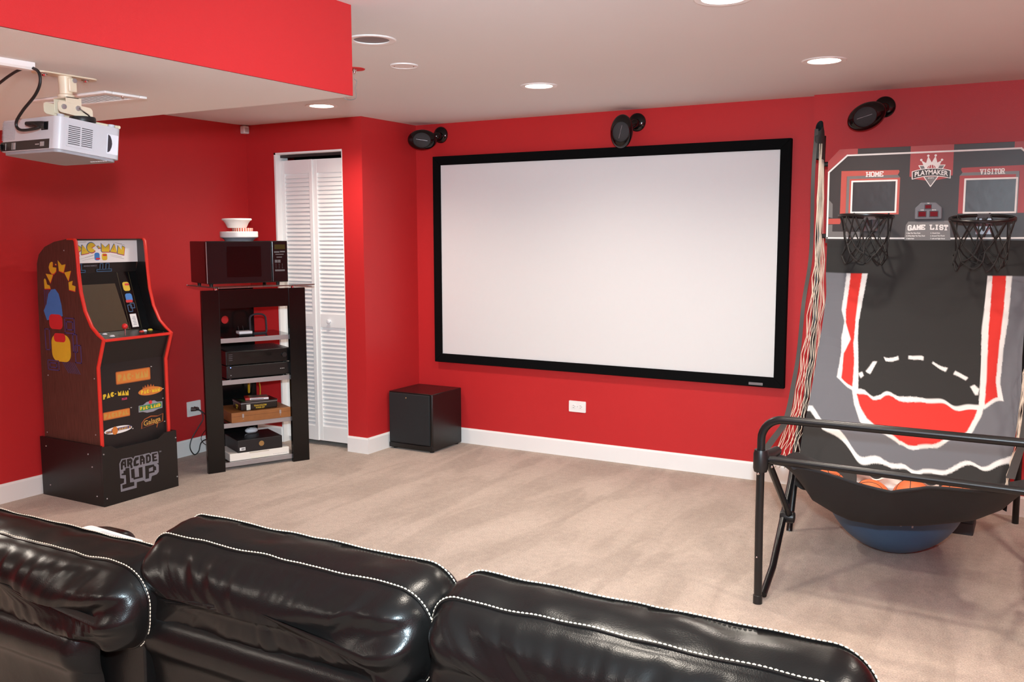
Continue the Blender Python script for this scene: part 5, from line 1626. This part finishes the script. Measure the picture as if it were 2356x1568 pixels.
def bbx(poly):
    return (min(p[0] for p in poly), max(p[0] for p in poly), min(p[1] for p in poly), max(p[1] for p in poly))


BXS = {id(p): bbx(p) for p in [P_Lout, P_Lred, P_Rout, P_Rred, P_Co, P_Cr] + P_D}


def hit(p, poly):
    b = BXS[id(poly)]
    return b[0] <= p[0] <= b[1] and b[2] <= p[1] <= b[3] and inside(p, poly)


def fab_col(x, z):
    if z > 1.308:
        return CBK
    zo = interp(x, [p[0] for p in P_Ao], [p[1] for p in P_Ao])
    if z < zo:
        return CBK
    zi = interp(x, [p[0] for p in P_Ai], [p[1] for p in P_Ai])
    if z < zi:
        return CWH
    p = (x, z)
    if hit(p, P_Cr):
        return CRD
    if hit(p, P_Lred) or hit(p, P_Rred):
        return CRD
    for q in [P_Lout, P_Rout, P_Co] + P_D:
        if hit(p, q):
            return CWH
    if z > 0.745 and interp(-z, [-1.32, -1.18, -1.07, -.98, -.9, -.775], [-.795, -.805, -.81, -.80, -.783, -.756]) < x < interp(-z, [-1.32, -1.05, -.74], [-.24, -.246, -.226]):
        return CBK
    return CGY




def fab_mat():
    mt = bpy.data.materials.new('printed_fabric')
    mt.use_nodes = True
    nt = mt.node_tree
    b = nt.nodes['Principled BSDF']
    b.inputs['Roughness'].default_value = 0.75
    b.inputs['Specular IOR Level'].default_value = 0.25
    b.inputs['Sheen Weight'].default_value = 0.1
    at = nt.nodes.new('ShaderNodeAttribute')
    at.attribute_name = 'print'
    nt.links.new(at.outputs['Color'], b.inputs['Base Color'])
    return mt


NU, NV = 300, 330
vs, cl, fs = [], [], []
for j in range(NV):
    z = 1.478 - (1.478 - 0.405) * j / (NV - 1)
    xl, xr = edge(LE, z), edge(RE, z)
    for i in range(NU):
        u = i / (NU - 1)
        x = xl + (xr - xl) * u
        dxs, dzs = (xr - xl) / NU * 0.33, 1.07 / NV * 0.33
        sm = [fab_col(x + a * dxs, z + b * dzs) for a, b in ((-1, -1), (1, -1), (-1, 1), (1, 1))]
        cl.append(tuple(sum(c[k] for c in sm) / 4 for k in range(3)))
        # folds: diagonal pulls fanning out from the lower middle, softer at the top
        d = 0.0
        low = smoothstep(1.25, 0.6, z)
        ang = (x + 0.56) * 13 + (z - 0.7) * (7 + 5 * (x + 0.5))
        d += 0.013 * low * sin(ang * 1.9 + 1.3 * noise.noise((x * 3, z * 2, 1.7)))
        d += 0.006 * low * sin(ang * 4.1 + 2 * noise.noise((x * 5, z * 3, 4.2)))
        d += 0.010 * noise.noise((x * 4 + z * 1.5, z * 2.0, 0.3)) * smoothstep(1.45, 1.2, z)
        d += 0.016 * math.exp(-((x + 0.735 - (0.95 - z) * 0.16) / 0.045) ** 2) * smoothstep(1.05, 0.85, z)
        sag = 0.02 * sin(pi * u) * smoothstep(1.45, 0.9, z)
        vs.append((x - BX, fab_y(z) - d * 1.25 - BY + 0.4 * sag, z - d * 0.9 - sag * 0.3))
for j in range(NV - 1):
    for i in range(NU - 1):
        a = j * NU + i
        fs.append((a, a + 1, a + NU + 1, a + NU))
me = bpy.data.meshes.new('fabric_ramp')
me.from_pydata(vs, [], fs)
at = me.color_attributes.new('print', 'FLOAT_COLOR', 'POINT')
at.data.foreach_set('color', [c for q in cl for c in (*q, 1.0)])
me.polygons.foreach_set('use_smooth', [True] * len(me.polygons))
me.materials.append(fab_mat())
fo = bpy.data.objects.new('fabric_ramp', me)
COL.objects.link(fo)
fo.parent = bb

# ball tray: a black fabric hammock between the lower rail ends
TRAYF = M('black_nylon', (38, 37, 38), 0.6, spec=0.3)


def tray(u, v):
    x = -0.925 + 0.93 * u
    s = sin(pi * u) ** 0.8
    s2 = sin(pi * u)
    HX = [-0.925, -0.82, -0.73, -0.63, -0.595, -0.475, -0.395, -0.345, -0.18, 0.005]
    zh = interp(x, HX, [0.590, 0.572, 0.556, 0.528, 0.519, 0.502, 0.526, 0.541, 0.556, 0.588])
    zb = interp(x, [-0.925, -0.81, -0.716, -0.659, -0.548, -0.389, -0.263, -0.189, -0.093, 0.005], [0.56, 0.375, 0.325, 0.305, 0.298, 0.320, 0.355, 0.380, 0.44, 0.56])
    zr = 0.430 + 0.10 * (1 - s2)
    yh, yb, yr = -1.90 + 0.10 * s, -1.63 + 0.04 * s2, -1.40
    if v < 0.55:
        t = v / 0.55
        y = yh + (yb - yh) * t
        z = zb + (zh - zb) * (1 - t) ** 1.25
    else:
        t = (v - 0.55) / 0.45
        y = yb + (yr - yb) * t
        z = zb + (zr - zb) * t ** 1.6
    d = 0.010 * noise.noise((x * 7, v * 5, 2.0)) * s2 + 0.006 * sin(x * 38 + v * 9) * s2 * (1 - v)
    return (x, y - d, z + 0.4 * d)


BG(lambda mb: mb.grid(tray, 90, 40), 'ball_tray', TRAYF)
BG(lambda mb: mb.tube([Vector(tray(k / 60, 0.0)) + Vector((0, 0, 0)) for k in range(61)], 0.007, 8), 'tray_hem', TRAYF)

# side nets: tape, sleeve and diamond mesh on each side
NETW = M('cream_net_cord', (0.60, 0.52, 0.42), 0.7, srgb=False)
TAPE = M('dark_tape', (40, 38, 38), 0.7)
F = spline([(-1.045, -0.591, 1.975), (-1.04, -0.631, 1.641), (-1.03, -0.690, 1.373), (-1.00, -0.880, 1.249), (-1.0, -0.975, 1.04), (-1.0, -1.09, 0.861), (-1.0, -1.21, 0.688), (-0.97, -1.59, 0.594), (-0.965, -1.74, 0.53)], 8)
R_ = spline([(-1.05, -0.46, 1.986), (-1.045, -0.45, 1.66), (-1.035, -0.44, 1.40), (-1.0, -0.57, 1.17), (-0.99, -0.70, 0.98), (-0.98, -0.82, 0.78), (-0.97, -1.00, 0.60), (-0.955, -1.15, 0.50), (-0.945, -1.28, 0.42)], 8)


def along(P, t):
    k = t * (len(P) - 1)
    i = min(int(k), len(P) - 2)
    return P[i] + (P[i + 1] - P[i]) * (k - i)


def side_net(mirror, name):
    def MX(p):
        return Vector((2 * cxb - p.x + 0.03 - (0.015 if p.z < 0.9 else 0.0), p.y, p.z)) if mirror else Vector(p)
    mb = MB()
    K, NR = 6, 16
    for k in range(K + 1):
        for sgn_ in (1, -1):
            pts = []
            for j in range(NR + 1):
                tri = (j % 2) * 0.5 * sgn_
                u_ = min(1, max(0, (k + tri) / K))
                t_ = (j / NR) ** 0.80
                p = along(F, t_) * (1 - u_) + along(R_, t_) * u_
                j_ = 0.006 * sin(k * 7.3 + j * 2.9)
                pts.append(MX(p + Vector((j_, 0, 0))))
            mb.tube(pts, 0.0012, 5)
    mb.v = [(x - BX, y - BY, z) for x, y, z in mb.v]
    mb.build('side_net', NETW, bb, kind='stuff')
    tp = spline([(-1.05, -0.60, 2.05), (-1.05, -0.640, 1.817), (-1.045, -0.66, 1.40), (-1.015, -0.930, 1.170), (-1.005, -1.02, 1.002), (-1.0, -1.11, 0.863), (-0.995, -1.24, 0.713), (-0.99, -1.34, 0.650), (-0.975, -1.60, 0.626), (-0.965, -1.80, 0.61)], 6)

    def tape(u_, v_):
        k = u_ * (len(tp) - 1)
        i = min(int(k), len(tp) - 2)
        p = tp[i] + (tp[i + 1] - tp[i]) * (k - i)
        w_ = 0.018 + 0.012 * smoothstep(0.5, 0.9, u_)
        q = (v_ - 0.5) * w_
        return MX(p + Vector((q - 0.012, 0.003 * sin(u_ * 40) + q * 0.3, 0)))
    BG(lambda mb: mb.grid(tape, 70, 4), 'net_tape', TAPE)

    def sleeve(u_, v_):
        q = 2 * pi * u_
        z_ = 1.90 + 0.17 * v_
        tp_ = smoothstep(1.0, 0.72, v_)
        y_ = -0.50 - 0.085 * cos(q) * (0.35 + 0.65 * tp_) - 0.05 * v_
        return MX(Vector((-1.058 + 0.018 * sin(q), y_, z_ - 0.03 * cos(q) * v_)))
    BG(lambda mb: mb.grid(sleeve, 20, 10, closeu=True), 'post_sleeve', M('sleeve_dark', (42, 46, 47), 0.65))


side_net(False, 'left')
side_net(True, 'right')
BG(lambda mb: mb.tube(spline([(fx0 + 0.03, fy + 0.10, 0.60), (fx0 + 0.06, fy + 0.14, 0.585), (fx0 + 0.09, fy + 0.12, 0.57), (fx0 + 0.12, fy + 0.06, 0.575)], 5), 0.012, 8), 'tray_strap', TRAYF)

# basketballs in the tray
OBALL = M('orange_rubber', (0.62, 0.13, 0.030), 0.55, srgb=False, bump=0.4, bscale=500)
SEAM = M('ball_seam_black', (18, 15, 14), 0.6)
for i, (x, y, z, rx, rz, lb) in enumerate(((-0.767, -1.53, 0.416, 0.4, 0.3, 'leftmost mini basketball, half hidden by the tray hem'), (-0.592, -1.52, 0.392, 1.0, 1.2, 'second mini basketball from the left in the tray'),
                                          (-0.430, -1.52, 0.412, -0.5, 0.7, 'third mini basketball from the left, with clear black seams'), (-0.265, -1.52, 0.422, 0.2, 2.0, 'rightmost mini basketball in the tray'))):
    t = thing('basketball', 'orange ' + lb, 'basketball', (x, y, z), (rx, 0.3, rz), 'mini basketballs in the tray')
    MB().sphere((0, 0, 0), 0.080, 28, 18).build('ball', OBALL, t)
    se = MB()
    cc = [2 * pi * k / 40 for k in range(40)]
    rr_ = 0.0798
    se.tube([(rr_ * cos(q), rr_ * sin(q), 0) for q in cc], 0.0015, 5, closed=True)
    se.tube([(rr_ * cos(q), 0, rr_ * sin(q)) for q in cc], 0.0015, 5, closed=True)
    for sg in (1, -1):
        se.tube([Vector((sg * (0.040 + 0.020 * cos(2 * q)), rr_ * cos(q) * 0.8, rr_ * sin(q) * 0.8)).normalized() * rr_ for q in cc], 0.0015, 5, closed=True)
    se.build('seam', SEAM, t)

t = thing('plastic_bag', 'white plastic bag showing in the gaps between the mini basketballs', 'bag', (-0.50, -1.425, 0.42))
MB().grid(lambda u, v: (-0.165 + 0.33 * u, 0.012 * sin(9 * u + 3 * v) + 0.006 * noise.noise((u * 9, v * 5, 2)) - 0.014, -0.01 + v * (0.062 + 0.012 * sin(19 * u) * v)), 40, 10).build('bag', M('white_polythene', (0.75, 0.74, 0.70), 0.4, srgb=False), t)

# exercise ball and the dark case behind it
BR = 0.322
t = thing('exercise_ball', 'large blue exercise ball on the carpet under the basketball game', 'exercise ball', (-0.564, -0.953, 0))
BLUEB = M('blue_vinyl', (0.055, 0.118, 0.215), 0.42, srgb=False, bump=0.2, bscale=300)
MB().sphere((0, 0, BR), BR, 56, 36).build('ball', BLUEB, t)


def ballmap(lon0, lat0):
    def fn(p):
        # text upright direction runs sideways: letters read downwards
        lon = lon0 - (p.y / BR)
        lat = lat0 - (p.x / BR)
        r_ = BR + 0.0006 + p.z * 0.2
        return Vector((r_ * cos(lat) * sin(lon) * -1 * -1, -r_ * cos(lat) * cos(lon), BR + r_ * sin(lat)))
    return fn


def rot_text(s_, size, lon, lat, off):
    f_ = ballmap(0, 0)

    def fn(p):
        lo = lon + (p.y / BR)
        la = lat - (p.x / BR)
        r_ = BR + 0.0008 + p.z * 0.2
        return Vector((r_ * cos(la) * sin(lo), -r_ * cos(la) * cos(lo), BR + r_ * sin(la)))
    text(s_, size, None, M('ball_lettering', (185, 190, 200), 0.5), t, off=off, fn=fn)


rot_text('SPORT', 0.050, radians(19), radians(-8.5), 0.0016)
rot_text('PRO', 0.040, radians(26.5), radians(-8.5), 0.0012)
rot_text('65cm', 0.020, radians(13), radians(-17), 0.0006)
t = thing('dark_case', 'flat dark grey case on the carpet right of the blue exercise ball', 'case', (-0.24, -0.55, 0))
DCS = M('dark_case_grey', (48, 50, 54), 0.6)
MB().prism(rrect(0.30, 0.24, 0.012), lambda u, v, w: (-0.15 + u, 0.125 + v, w), 0, 0.06).build('base', DCS, t, bevel=0.004)
MB().prism(rrect(0.304, 0.244, 0.012), lambda u, v, w: (-0.15 + u, 0.125 + v, w), 0.062, 0.085).build('lid', M('dark_lid', (40, 42, 46), 0.6), t, bevel=0.004)

# ------------------------------------------------------------------ leather recliner sofa
def leather():
    mt = bpy.data.materials.new('black_leather')
    mt.use_nodes = True
    nt = mt.node_tree
    b = nt.nodes['Principled BSDF']
    b.inputs['Base Color'].default_value = (0.0042, 0.0039, 0.0037, 1)
    b.inputs['Roughness'].default_value = 0.26
    b.inputs['Specular IOR Level'].default_value = 0.17
    tc = nt.nodes.new('ShaderNodeTexCoord')
    n1 = nt.nodes.new('ShaderNodeTexNoise')
    n1.inputs['Scale'].default_value = 14
    n1.inputs['Detail'].default_value = 2
    n2 = nt.nodes.new('ShaderNodeTexVoronoi')
    n2.inputs['Scale'].default_value = 420
    nt.links.new(tc.outputs['Object'], n1.inputs['Vector'])
    nt.links.new(tc.outputs['Object'], n2.inputs['Vector'])
    b1 = nt.nodes.new('ShaderNodeBump')
    b1.inputs['Strength'].default_value = 0.05
    b1.inputs['Distance'].default_value = 0.02
    b2 = nt.nodes.new('ShaderNodeBump')
    b2.inputs['Strength'].default_value = 0.10
    b2.inputs['Distance'].default_value = 0.001
    nt.links.new(n1.outputs['Fac'], b1.inputs['Height'])
    nt.links.new(n2.outputs['Distance'], b2.inputs['Height'])
    nt.links.new(b1.outputs['Normal'], b2.inputs['Normal'])
    nt.links.new(b2.outputs['Normal'], b.inputs['Normal'])
    return mt


LEA = leather()
THR = M('cream_thread', (0.50, 0.44, 0.34), 0.6, srgb=False)
SX, SY = -1.05, -4.30
sofa = thing('recliner_sofa', 'black leather recliner sofa seen from behind, with cream stitching', 'sofa', (SX, SY, 0))


def SF(fn, name, mat=None, parent=sofa, **k):
    mb = MB()
    fn(mb)
    mb.v = [(x - SX, y - SY, z) for x, y, z in mb.v]
    return mb.build(name, mat or LEA, parent, **k)


def rr_pt(W_, H_, r, s):
    """point and outward normal at fraction s of a rounded rectangle, starting bottom centre, running to the right"""
    rL, rR = [max(0.004, min(q, W_ / 2 - 0.001, H_ / 2 - 0.001)) for q in r]
    segs = [('l', W_ / 2 - rR, 0), ('a', pi * rR / 2, rR), ('l', H_ - 2 * rR, 0), ('a', pi * rR / 2, rR), ('l', W_ - rL - rR, 0), ('a', pi * rL / 2, rL), ('l', H_ - 2 * rL, 0), ('a', pi * rL / 2, rL), ('l', W_ / 2 - rL, 0)]
    L = sum(q[1] for q in segs)
    d = s * L
    pos, ang = Vector((0, -H_ / 2)), 0.0
    for ty, ln, r in segs:
        st = min(d, ln)
        dr_ = Vector((cos(ang), sin(ang)))
        if ty == 'l':
            pos = pos + dr_ * st
        else:
            a2 = st / r
            nl = Vector((-dr_.y, dr_.x))
            c_ = pos + nl * r
            ang2 = ang + a2
            pos = c_ + Vector((sin(ang2), -cos(ang2))) * r
            ang = ang2
        d -= st
        if d <= 1e-9:
            break
    return pos, Vector((sin(ang), -cos(ang)))


def cushion(x0, x1, z0, z1, yB, yA, seed, rad=(0.06, 0.085), bulge=0.066, fbulge=0.03, slant=0.0):
    W_, H_ = x1 - x0, z1 - z0
    cx_, cz_ = (x0 + x1) / 2, (z0 + z1) / 2
    N = 260
    dmax = H_ / 2 - 0.006
    ins = [1.0, 0.86, 0.72, 0.58, 0.46, 0.35, 0.26, 0.18, 0.12, 0.07, 0.035, 0.015, 0.004]
    loops = []
    for f in ins:
        d = f * dmax
        loops.append((d, yB - bulge * (1 - (1 - min(1, f * 1.35)) ** 2) ** 0.5, 'r'))
    loops.append((-0.003, yB, 'B'))
    for k in (0.2, 0.4, 0.6, 0.8):
        loops.append((-0.003 - 0.006 * sin(pi * k), yB + (yA - yB) * k, 'x'))
    loops.append((-0.003, yA, 'A'))
    for f in ins[::-1]:
        d = f * dmax
        loops.append((d, yA + fbulge * (1 - (1 - min(1, f * 2)) ** 2) ** 0.5, 'f'))
    rows = []
    for d, y, ty in loops:
        row = []
        for i in range(N):
            s = i / N
            w0, h0 = W_ - 2 * d, H_ - 2 * d
            p, nn = rr_pt(w0, h0, [q - max(0, d) * 0.8 for q in rad], s)
            x, z = cx_ + p.x, cz_ + p.y
            y2 = y
            q, _ = rr_pt(W_, H_, rad, s)
            if ty == 'r':
                e = math.exp(-d / 0.045) * (1 - math.exp(-d / 0.006))
                pk = noise.noise((q.x * 30, q.y * 30, seed)) + 0.25 * noise.noise((q.x * 70, q.y * 70, seed + 5))
                y2 += 0.0085 * pk * e
                y2 += 0.012 * noise.noise((x * 6, z * 9, seed * 3.1)) * (1 - math.exp(-d / 0.03))
                cr = math.exp(-((x - (x1 - 0.10)) / 0.13) ** 2) * (1 - math.exp(-d / 0.012))
                y2 += cr * 0.010 * sin((z - 0.16 * (x - x1)) * 95 + 2 * noise.noise((x * 10, z * 6, seed)))
                cl_ = math.exp(-((x - (x0 + 0.10)) / 0.12) ** 2) * (1 - math.exp(-d / 0.012))
                y2 += cl_ * 0.005 * sin((z + 0.2 * (x - x0)) * 85 + 2 * noise.noise((x * 10, z * 6, seed + 2)))
            elif ty in 'BxA':
                wob = 0.0035 * noise.noise((q.x * 16, q.y * 16, seed + 9 + y * 20))
                x += nn.x * wob
                z += nn.y * wob
                y2 += 0.004 * noise.noise((q.x * 12, q.y * 12, seed + 3))
                if ty == 'x':
                    k = 0.006 * noise.noise((q.x * 11, q.y * 11, seed + y * 30))
                    x += nn.x * k
                    z += nn.y * k
            else:
                y2 += 0.008 * noise.noise((x * 8, z * 8, seed + 7))
            z += slant * (x - cx_) + (y2 - yA) * 0.16
            row.append((x, y2, z, nn))
        rows.append(row)
    vs, fs = [], []
    for row in rows:
        vs += [(a, b, c) for a, b, c, _ in row]
    for k in range(len(rows) - 1):
        for i in range(N):
            i2 = (i + 1) % N
            fs.append((k * N + i, k * N + i2, (k + 1) * N + i2, (k + 1) * N + i))
    c0 = len(vs)
    for k, yy in ((0, rows[0][0][1]), (len(rows) - 1, rows[-1][0][1])):
        vs.append((cx_, sum(r[1] for r in rows[k]) / N, cz_))
    for i in range(N):
        i2 = (i + 1) % N
        fs.append((c0, i2, i))
        fs.append((c0 + 1, (len(rows) - 1) * N + i, (len(rows) - 1) * N + i2))
    body = SF(lambda mb: mb.add(vs, fs), 'back_cushion', smooth=60)
    for nm in ('B', 'A'):
        k = [i for i, l in enumerate(loops) if l[2] == nm][0]
        side_dy = 0.0015 if nm == 'B' else -0.0015
        pts = []
        for i in range(N + 1):
            x, y, z, nn = rows[k][i % N]
            pts.append(Vector((x + nn.x * 0.0032, y + side_dy, z + nn.y * 0.0032)))
        mb = MB()
        step, on = 0.0078, 0.0056
        acc = 0.0
        dist = [0]
        for i in range(1, len(pts)):
            dist.append(dist[-1] + (pts[i] - pts[i - 1]).length)
        tot = dist[-1]

        def at_(d):
            import bisect
            i = min(max(bisect.bisect_right(dist, d) - 1, 0), len(pts) - 2)
            t_ = (d - dist[i]) / max(1e-9, dist[i + 1] - dist[i])
            return pts[i].lerp(pts[i + 1], t_)
        d = tot * 0.20
        while d < tot * 0.80:
            a, b = at_(d), at_(d + on)
            m_ = (a + b) / 2 + Vector((0, 0, 0.0006))
            mb.tube([a, m_, b], [0.0008, 0.0014, 0.0008], 5)
            d += step
        mb.v = [(x - SX, y - SY, z) for x, y, z in mb.v]
        mb.build('stitching', THR, body, kind='stuff')
        # raised seam welt under the thread
        mw_ = MB().tube([Vector((rows[k][i][0] + rows[k][i][3].x * 0.0004, rows[k][i][1], rows[k][i][2] + rows[k][i][3].y * 0.0004)) for i in range(N)], 0.0022, 6, closed=True)
        mw_.v = [(x - SX, y - SY, z) for x, y, z in mw_.v]
        mw_.build('seam_welt', LEA, body)
    return body


SEATS = [(-2.30, -1.505, 0.700, 0.864, -4.455, -4.372, 11.0, -0.055), (-1.572, -0.880, 0.742, 0.914, -4.376, -4.280, 3.0, 0.0), (-0.868, -0.172, 0.742, 0.916, -4.376, -4.280, 23.0, 0.0)]
for (x0, x1, z0, z1, yB, yA, sd, dz) in SEATS:
    cushion(x0, x1, z0, z1, yB, yA, sd, rad=(0.05, 0.078) if sd == 11.0 else (0.045, 0.07))
    if sd == 11.0:
        x1 = -1.625

    def backp(u, v, x0=x0, x1=x1, yB=yB, z0=z0, sd=sd):
        # closed profile: rolled top, flat rear, bottom, front
        prof = [(0.055, 0.10), (0.02, 0.075), (-0.03, 0.072), (-0.062, 0.060), (-0.078, 0.030), (-0.075, 0.0), (-0.060, -0.03), (-0.052, -0.10), (-0.050, -0.25), (-0.040, -0.62), (0.06, -0.62), (0.10, -0.3), (0.08, 0.0)]
        n_ = len(prof)
        k = v * n_
        i = int(k) % n_
        t_ = k - int(k)
        P4 = [Vector((*prof[(i + o) % n_], 0)) for o in (-1, 0, 1, 2)]
        a, b, c, d = P4
        p = 0.5 * ((2 * b) + (c - a) * t_ + (2 * a - 5 * b + 4 * c - d) * t_ * t_ + (3 * b - a - 3 * c + d) * t_ ** 3)
        wx = x1 - x0 - 0.02
        x = x0 + 0.01 + wx * u
        e = min(u, 1 - u) * wx
        f = sqrt(max(0, 1 - (1 - min(1, e / 0.04)) ** 2))
        cy_, cz_ = 0.015, -0.25
        y = cy_ + (p.x - cy_) * (0.35 + 0.65 * f)
        z = cz_ + (p.y - cz_) * (0.93 + 0.07 * f)
        y += 0.004 * noise.noise((x * 6, z * 6, sd))
        return (x, yB + y, max(0.05, z0 - 0.050 + z))
    SF(lambda mb: mb.grid(backp, 60, 78, closev=True), 'back_panel')
    SF(lambda mb: mb.box(x0 + 0.03, x1 - 0.03, yB + 0.13, yB + 0.68, 0.24, 0.44), 'seat_cushion', bevel=0.05, seg=4)
    SF(lambda mb: mb.box(x0 + 0.02, x1 - 0.02, yB + 0.0, yB + 0.62, 0.06, 0.24), 'seat_base', bevel=0.01)
    SF(lambda mb: mb.box(x0 + 0.03, x1 - 0.03, yB + 0.685, yB + 0.75, 0.10, 0.43), 'footrest', bevel=0.03, seg=3)
    for fx in (x0 + 0.08, x1 - 0.08):
        for fy2 in (yB + 0.05, yB + 0.55):
            SF(lambda mb: mb.lathe([(0.022, 0), (0.026, 0.062), (0.0001, 0.062)], Matrix.Translation((fx, fy2, 0)), 12), 'foot', BLACKPL)


# wedge panels between the backs, with stitched edges
def wedge(pts, y0, nm='wedge_panel', stitch=None):
    o = SF(lambda mb: mb.prism(pts, lambda u, v, w: (u, w, v), y0, y0 + 0.16), nm, bevel=0.022, seg=4, smooth=60)
    if stitch:
        mb = MB()
        for line in stitch:
            sp_ = spline([(x, y0 - 0.001, z) for x, z in line], 10)
            dist = [0]
            for i in range(1, len(sp_)):
                dist.append(dist[-1] + (sp_[i] - sp_[i - 1]).length)
            d = 0
            while d < dist[-1] - 0.006:
                def at_(d):
                    i = max(k for k in range(len(dist) - 1) if dist[k] <= d)
                    return sp_[i].lerp(sp_[i + 1], (d - dist[i]) / max(1e-9, dist[i + 1] - dist[i]))
                a, b = at_(d), at_(d + 0.0056)
                mb.tube([a, (a + b) / 2 + Vector((0, -0.0008, 0)), b], [0.0009, 0.0016, 0.0009], 5)
                d += 0.0078
        mb.v = [(x - SX, y - SY, z) for x, y, z in mb.v]
        mb.build('stitching', THR, o, kind='stuff')
    return o


wedge([(-1.715, 0.72), (-1.755, 0.690), (-1.778, 0.648), (-1.745, 0.61), (-1.695, 0.570), (-1.62, 0.45), (-1.62, 0.08), (-1.53, 0.08), (-1.525, 0.70), (-1.525, 0.775), (-1.63, 0.775)], -4.452, stitch=[[(-1.722, 0.712), (-1.757, 0.684), (-1.774, 0.648), (-1.742, 0.612), (-1.692, 0.572), (-1.63, 0.48)]])
wedge([(-0.925, 0.715), (-0.945, 0.690), (-0.925, 0.62), (-0.90, 0.5), (-0.90, 0.08), (-0.845, 0.08), (-0.84, 0.5), (-0.825, 0.62), (-0.81, 0.690), (-0.83, 0.715)], -4.448, stitch=[[(-0.918, 0.722), (-0.930, 0.69), (-0.915, 0.62)], [(-0.875, 0.705), (-0.845, 0.715), (-0.825, 0.73)]])


def armrest(x0, x1, y0, y1, ztop):
    def pad(u, v):
        q = 2 * pi * v
        e = min(u, 1 - u) * (y1 - y0)
        f = sqrt(max(0, 1 - (1 - min(1, e / 0.07)) ** 2))
        x = (x0 + x1) / 2 + (x1 - x0) / 2 * (0.25 + 0.75 * f) * (abs(cos(q)) ** 0.6) * (1 if cos(q) > 0 else -1)
        z = ztop - 0.06 + 0.06 * (0.3 + 0.7 * f) * (abs(sin(q)) ** 0.7) * (1 if sin(q) > 0 else -1)
        return (x, y0 + (y1 - y0) * u, z + 0.004 * noise.noise((x * 12, u * 6, 3)))
    SF(lambda mb: mb.grid(pad, 34, 36, closev=True), 'armrest_pad')
    SF(lambda mb: mb.box(x0 + 0.012, x1 - 0.012, y0 + 0.02, y1 - 0.03, 0.06, ztop - 0.065), 'armrest_side', bevel=0.015)


armrest(-2.56, -2.37, -4.35, -3.77, 0.615)
armrest(-1.62, -1.50, -4.25, -3.72, 0.66)
armrest(-0.165, 0.03, -4.25, -3.72, 0.62)
t = thing('white_remote', 'white flat remote lying on the sofa armrest at the left', 'remote', (-2.36, -3.925, 0.617), (0, 0, radians(-4)))
MB().prism(rrect(0.27, 0.085, 0.014), lambda u, v, w: (u, v, w), 0, 0.016).build('case', WPLAST, t, bevel=0.004)
MB().prism(rrect(0.16, 0.055, 0.008), lambda u, v, w: (0.03 + u, v, w), 0.016, 0.0166).build('face', M('remote_face', (200, 202, 206), 0.3), t)
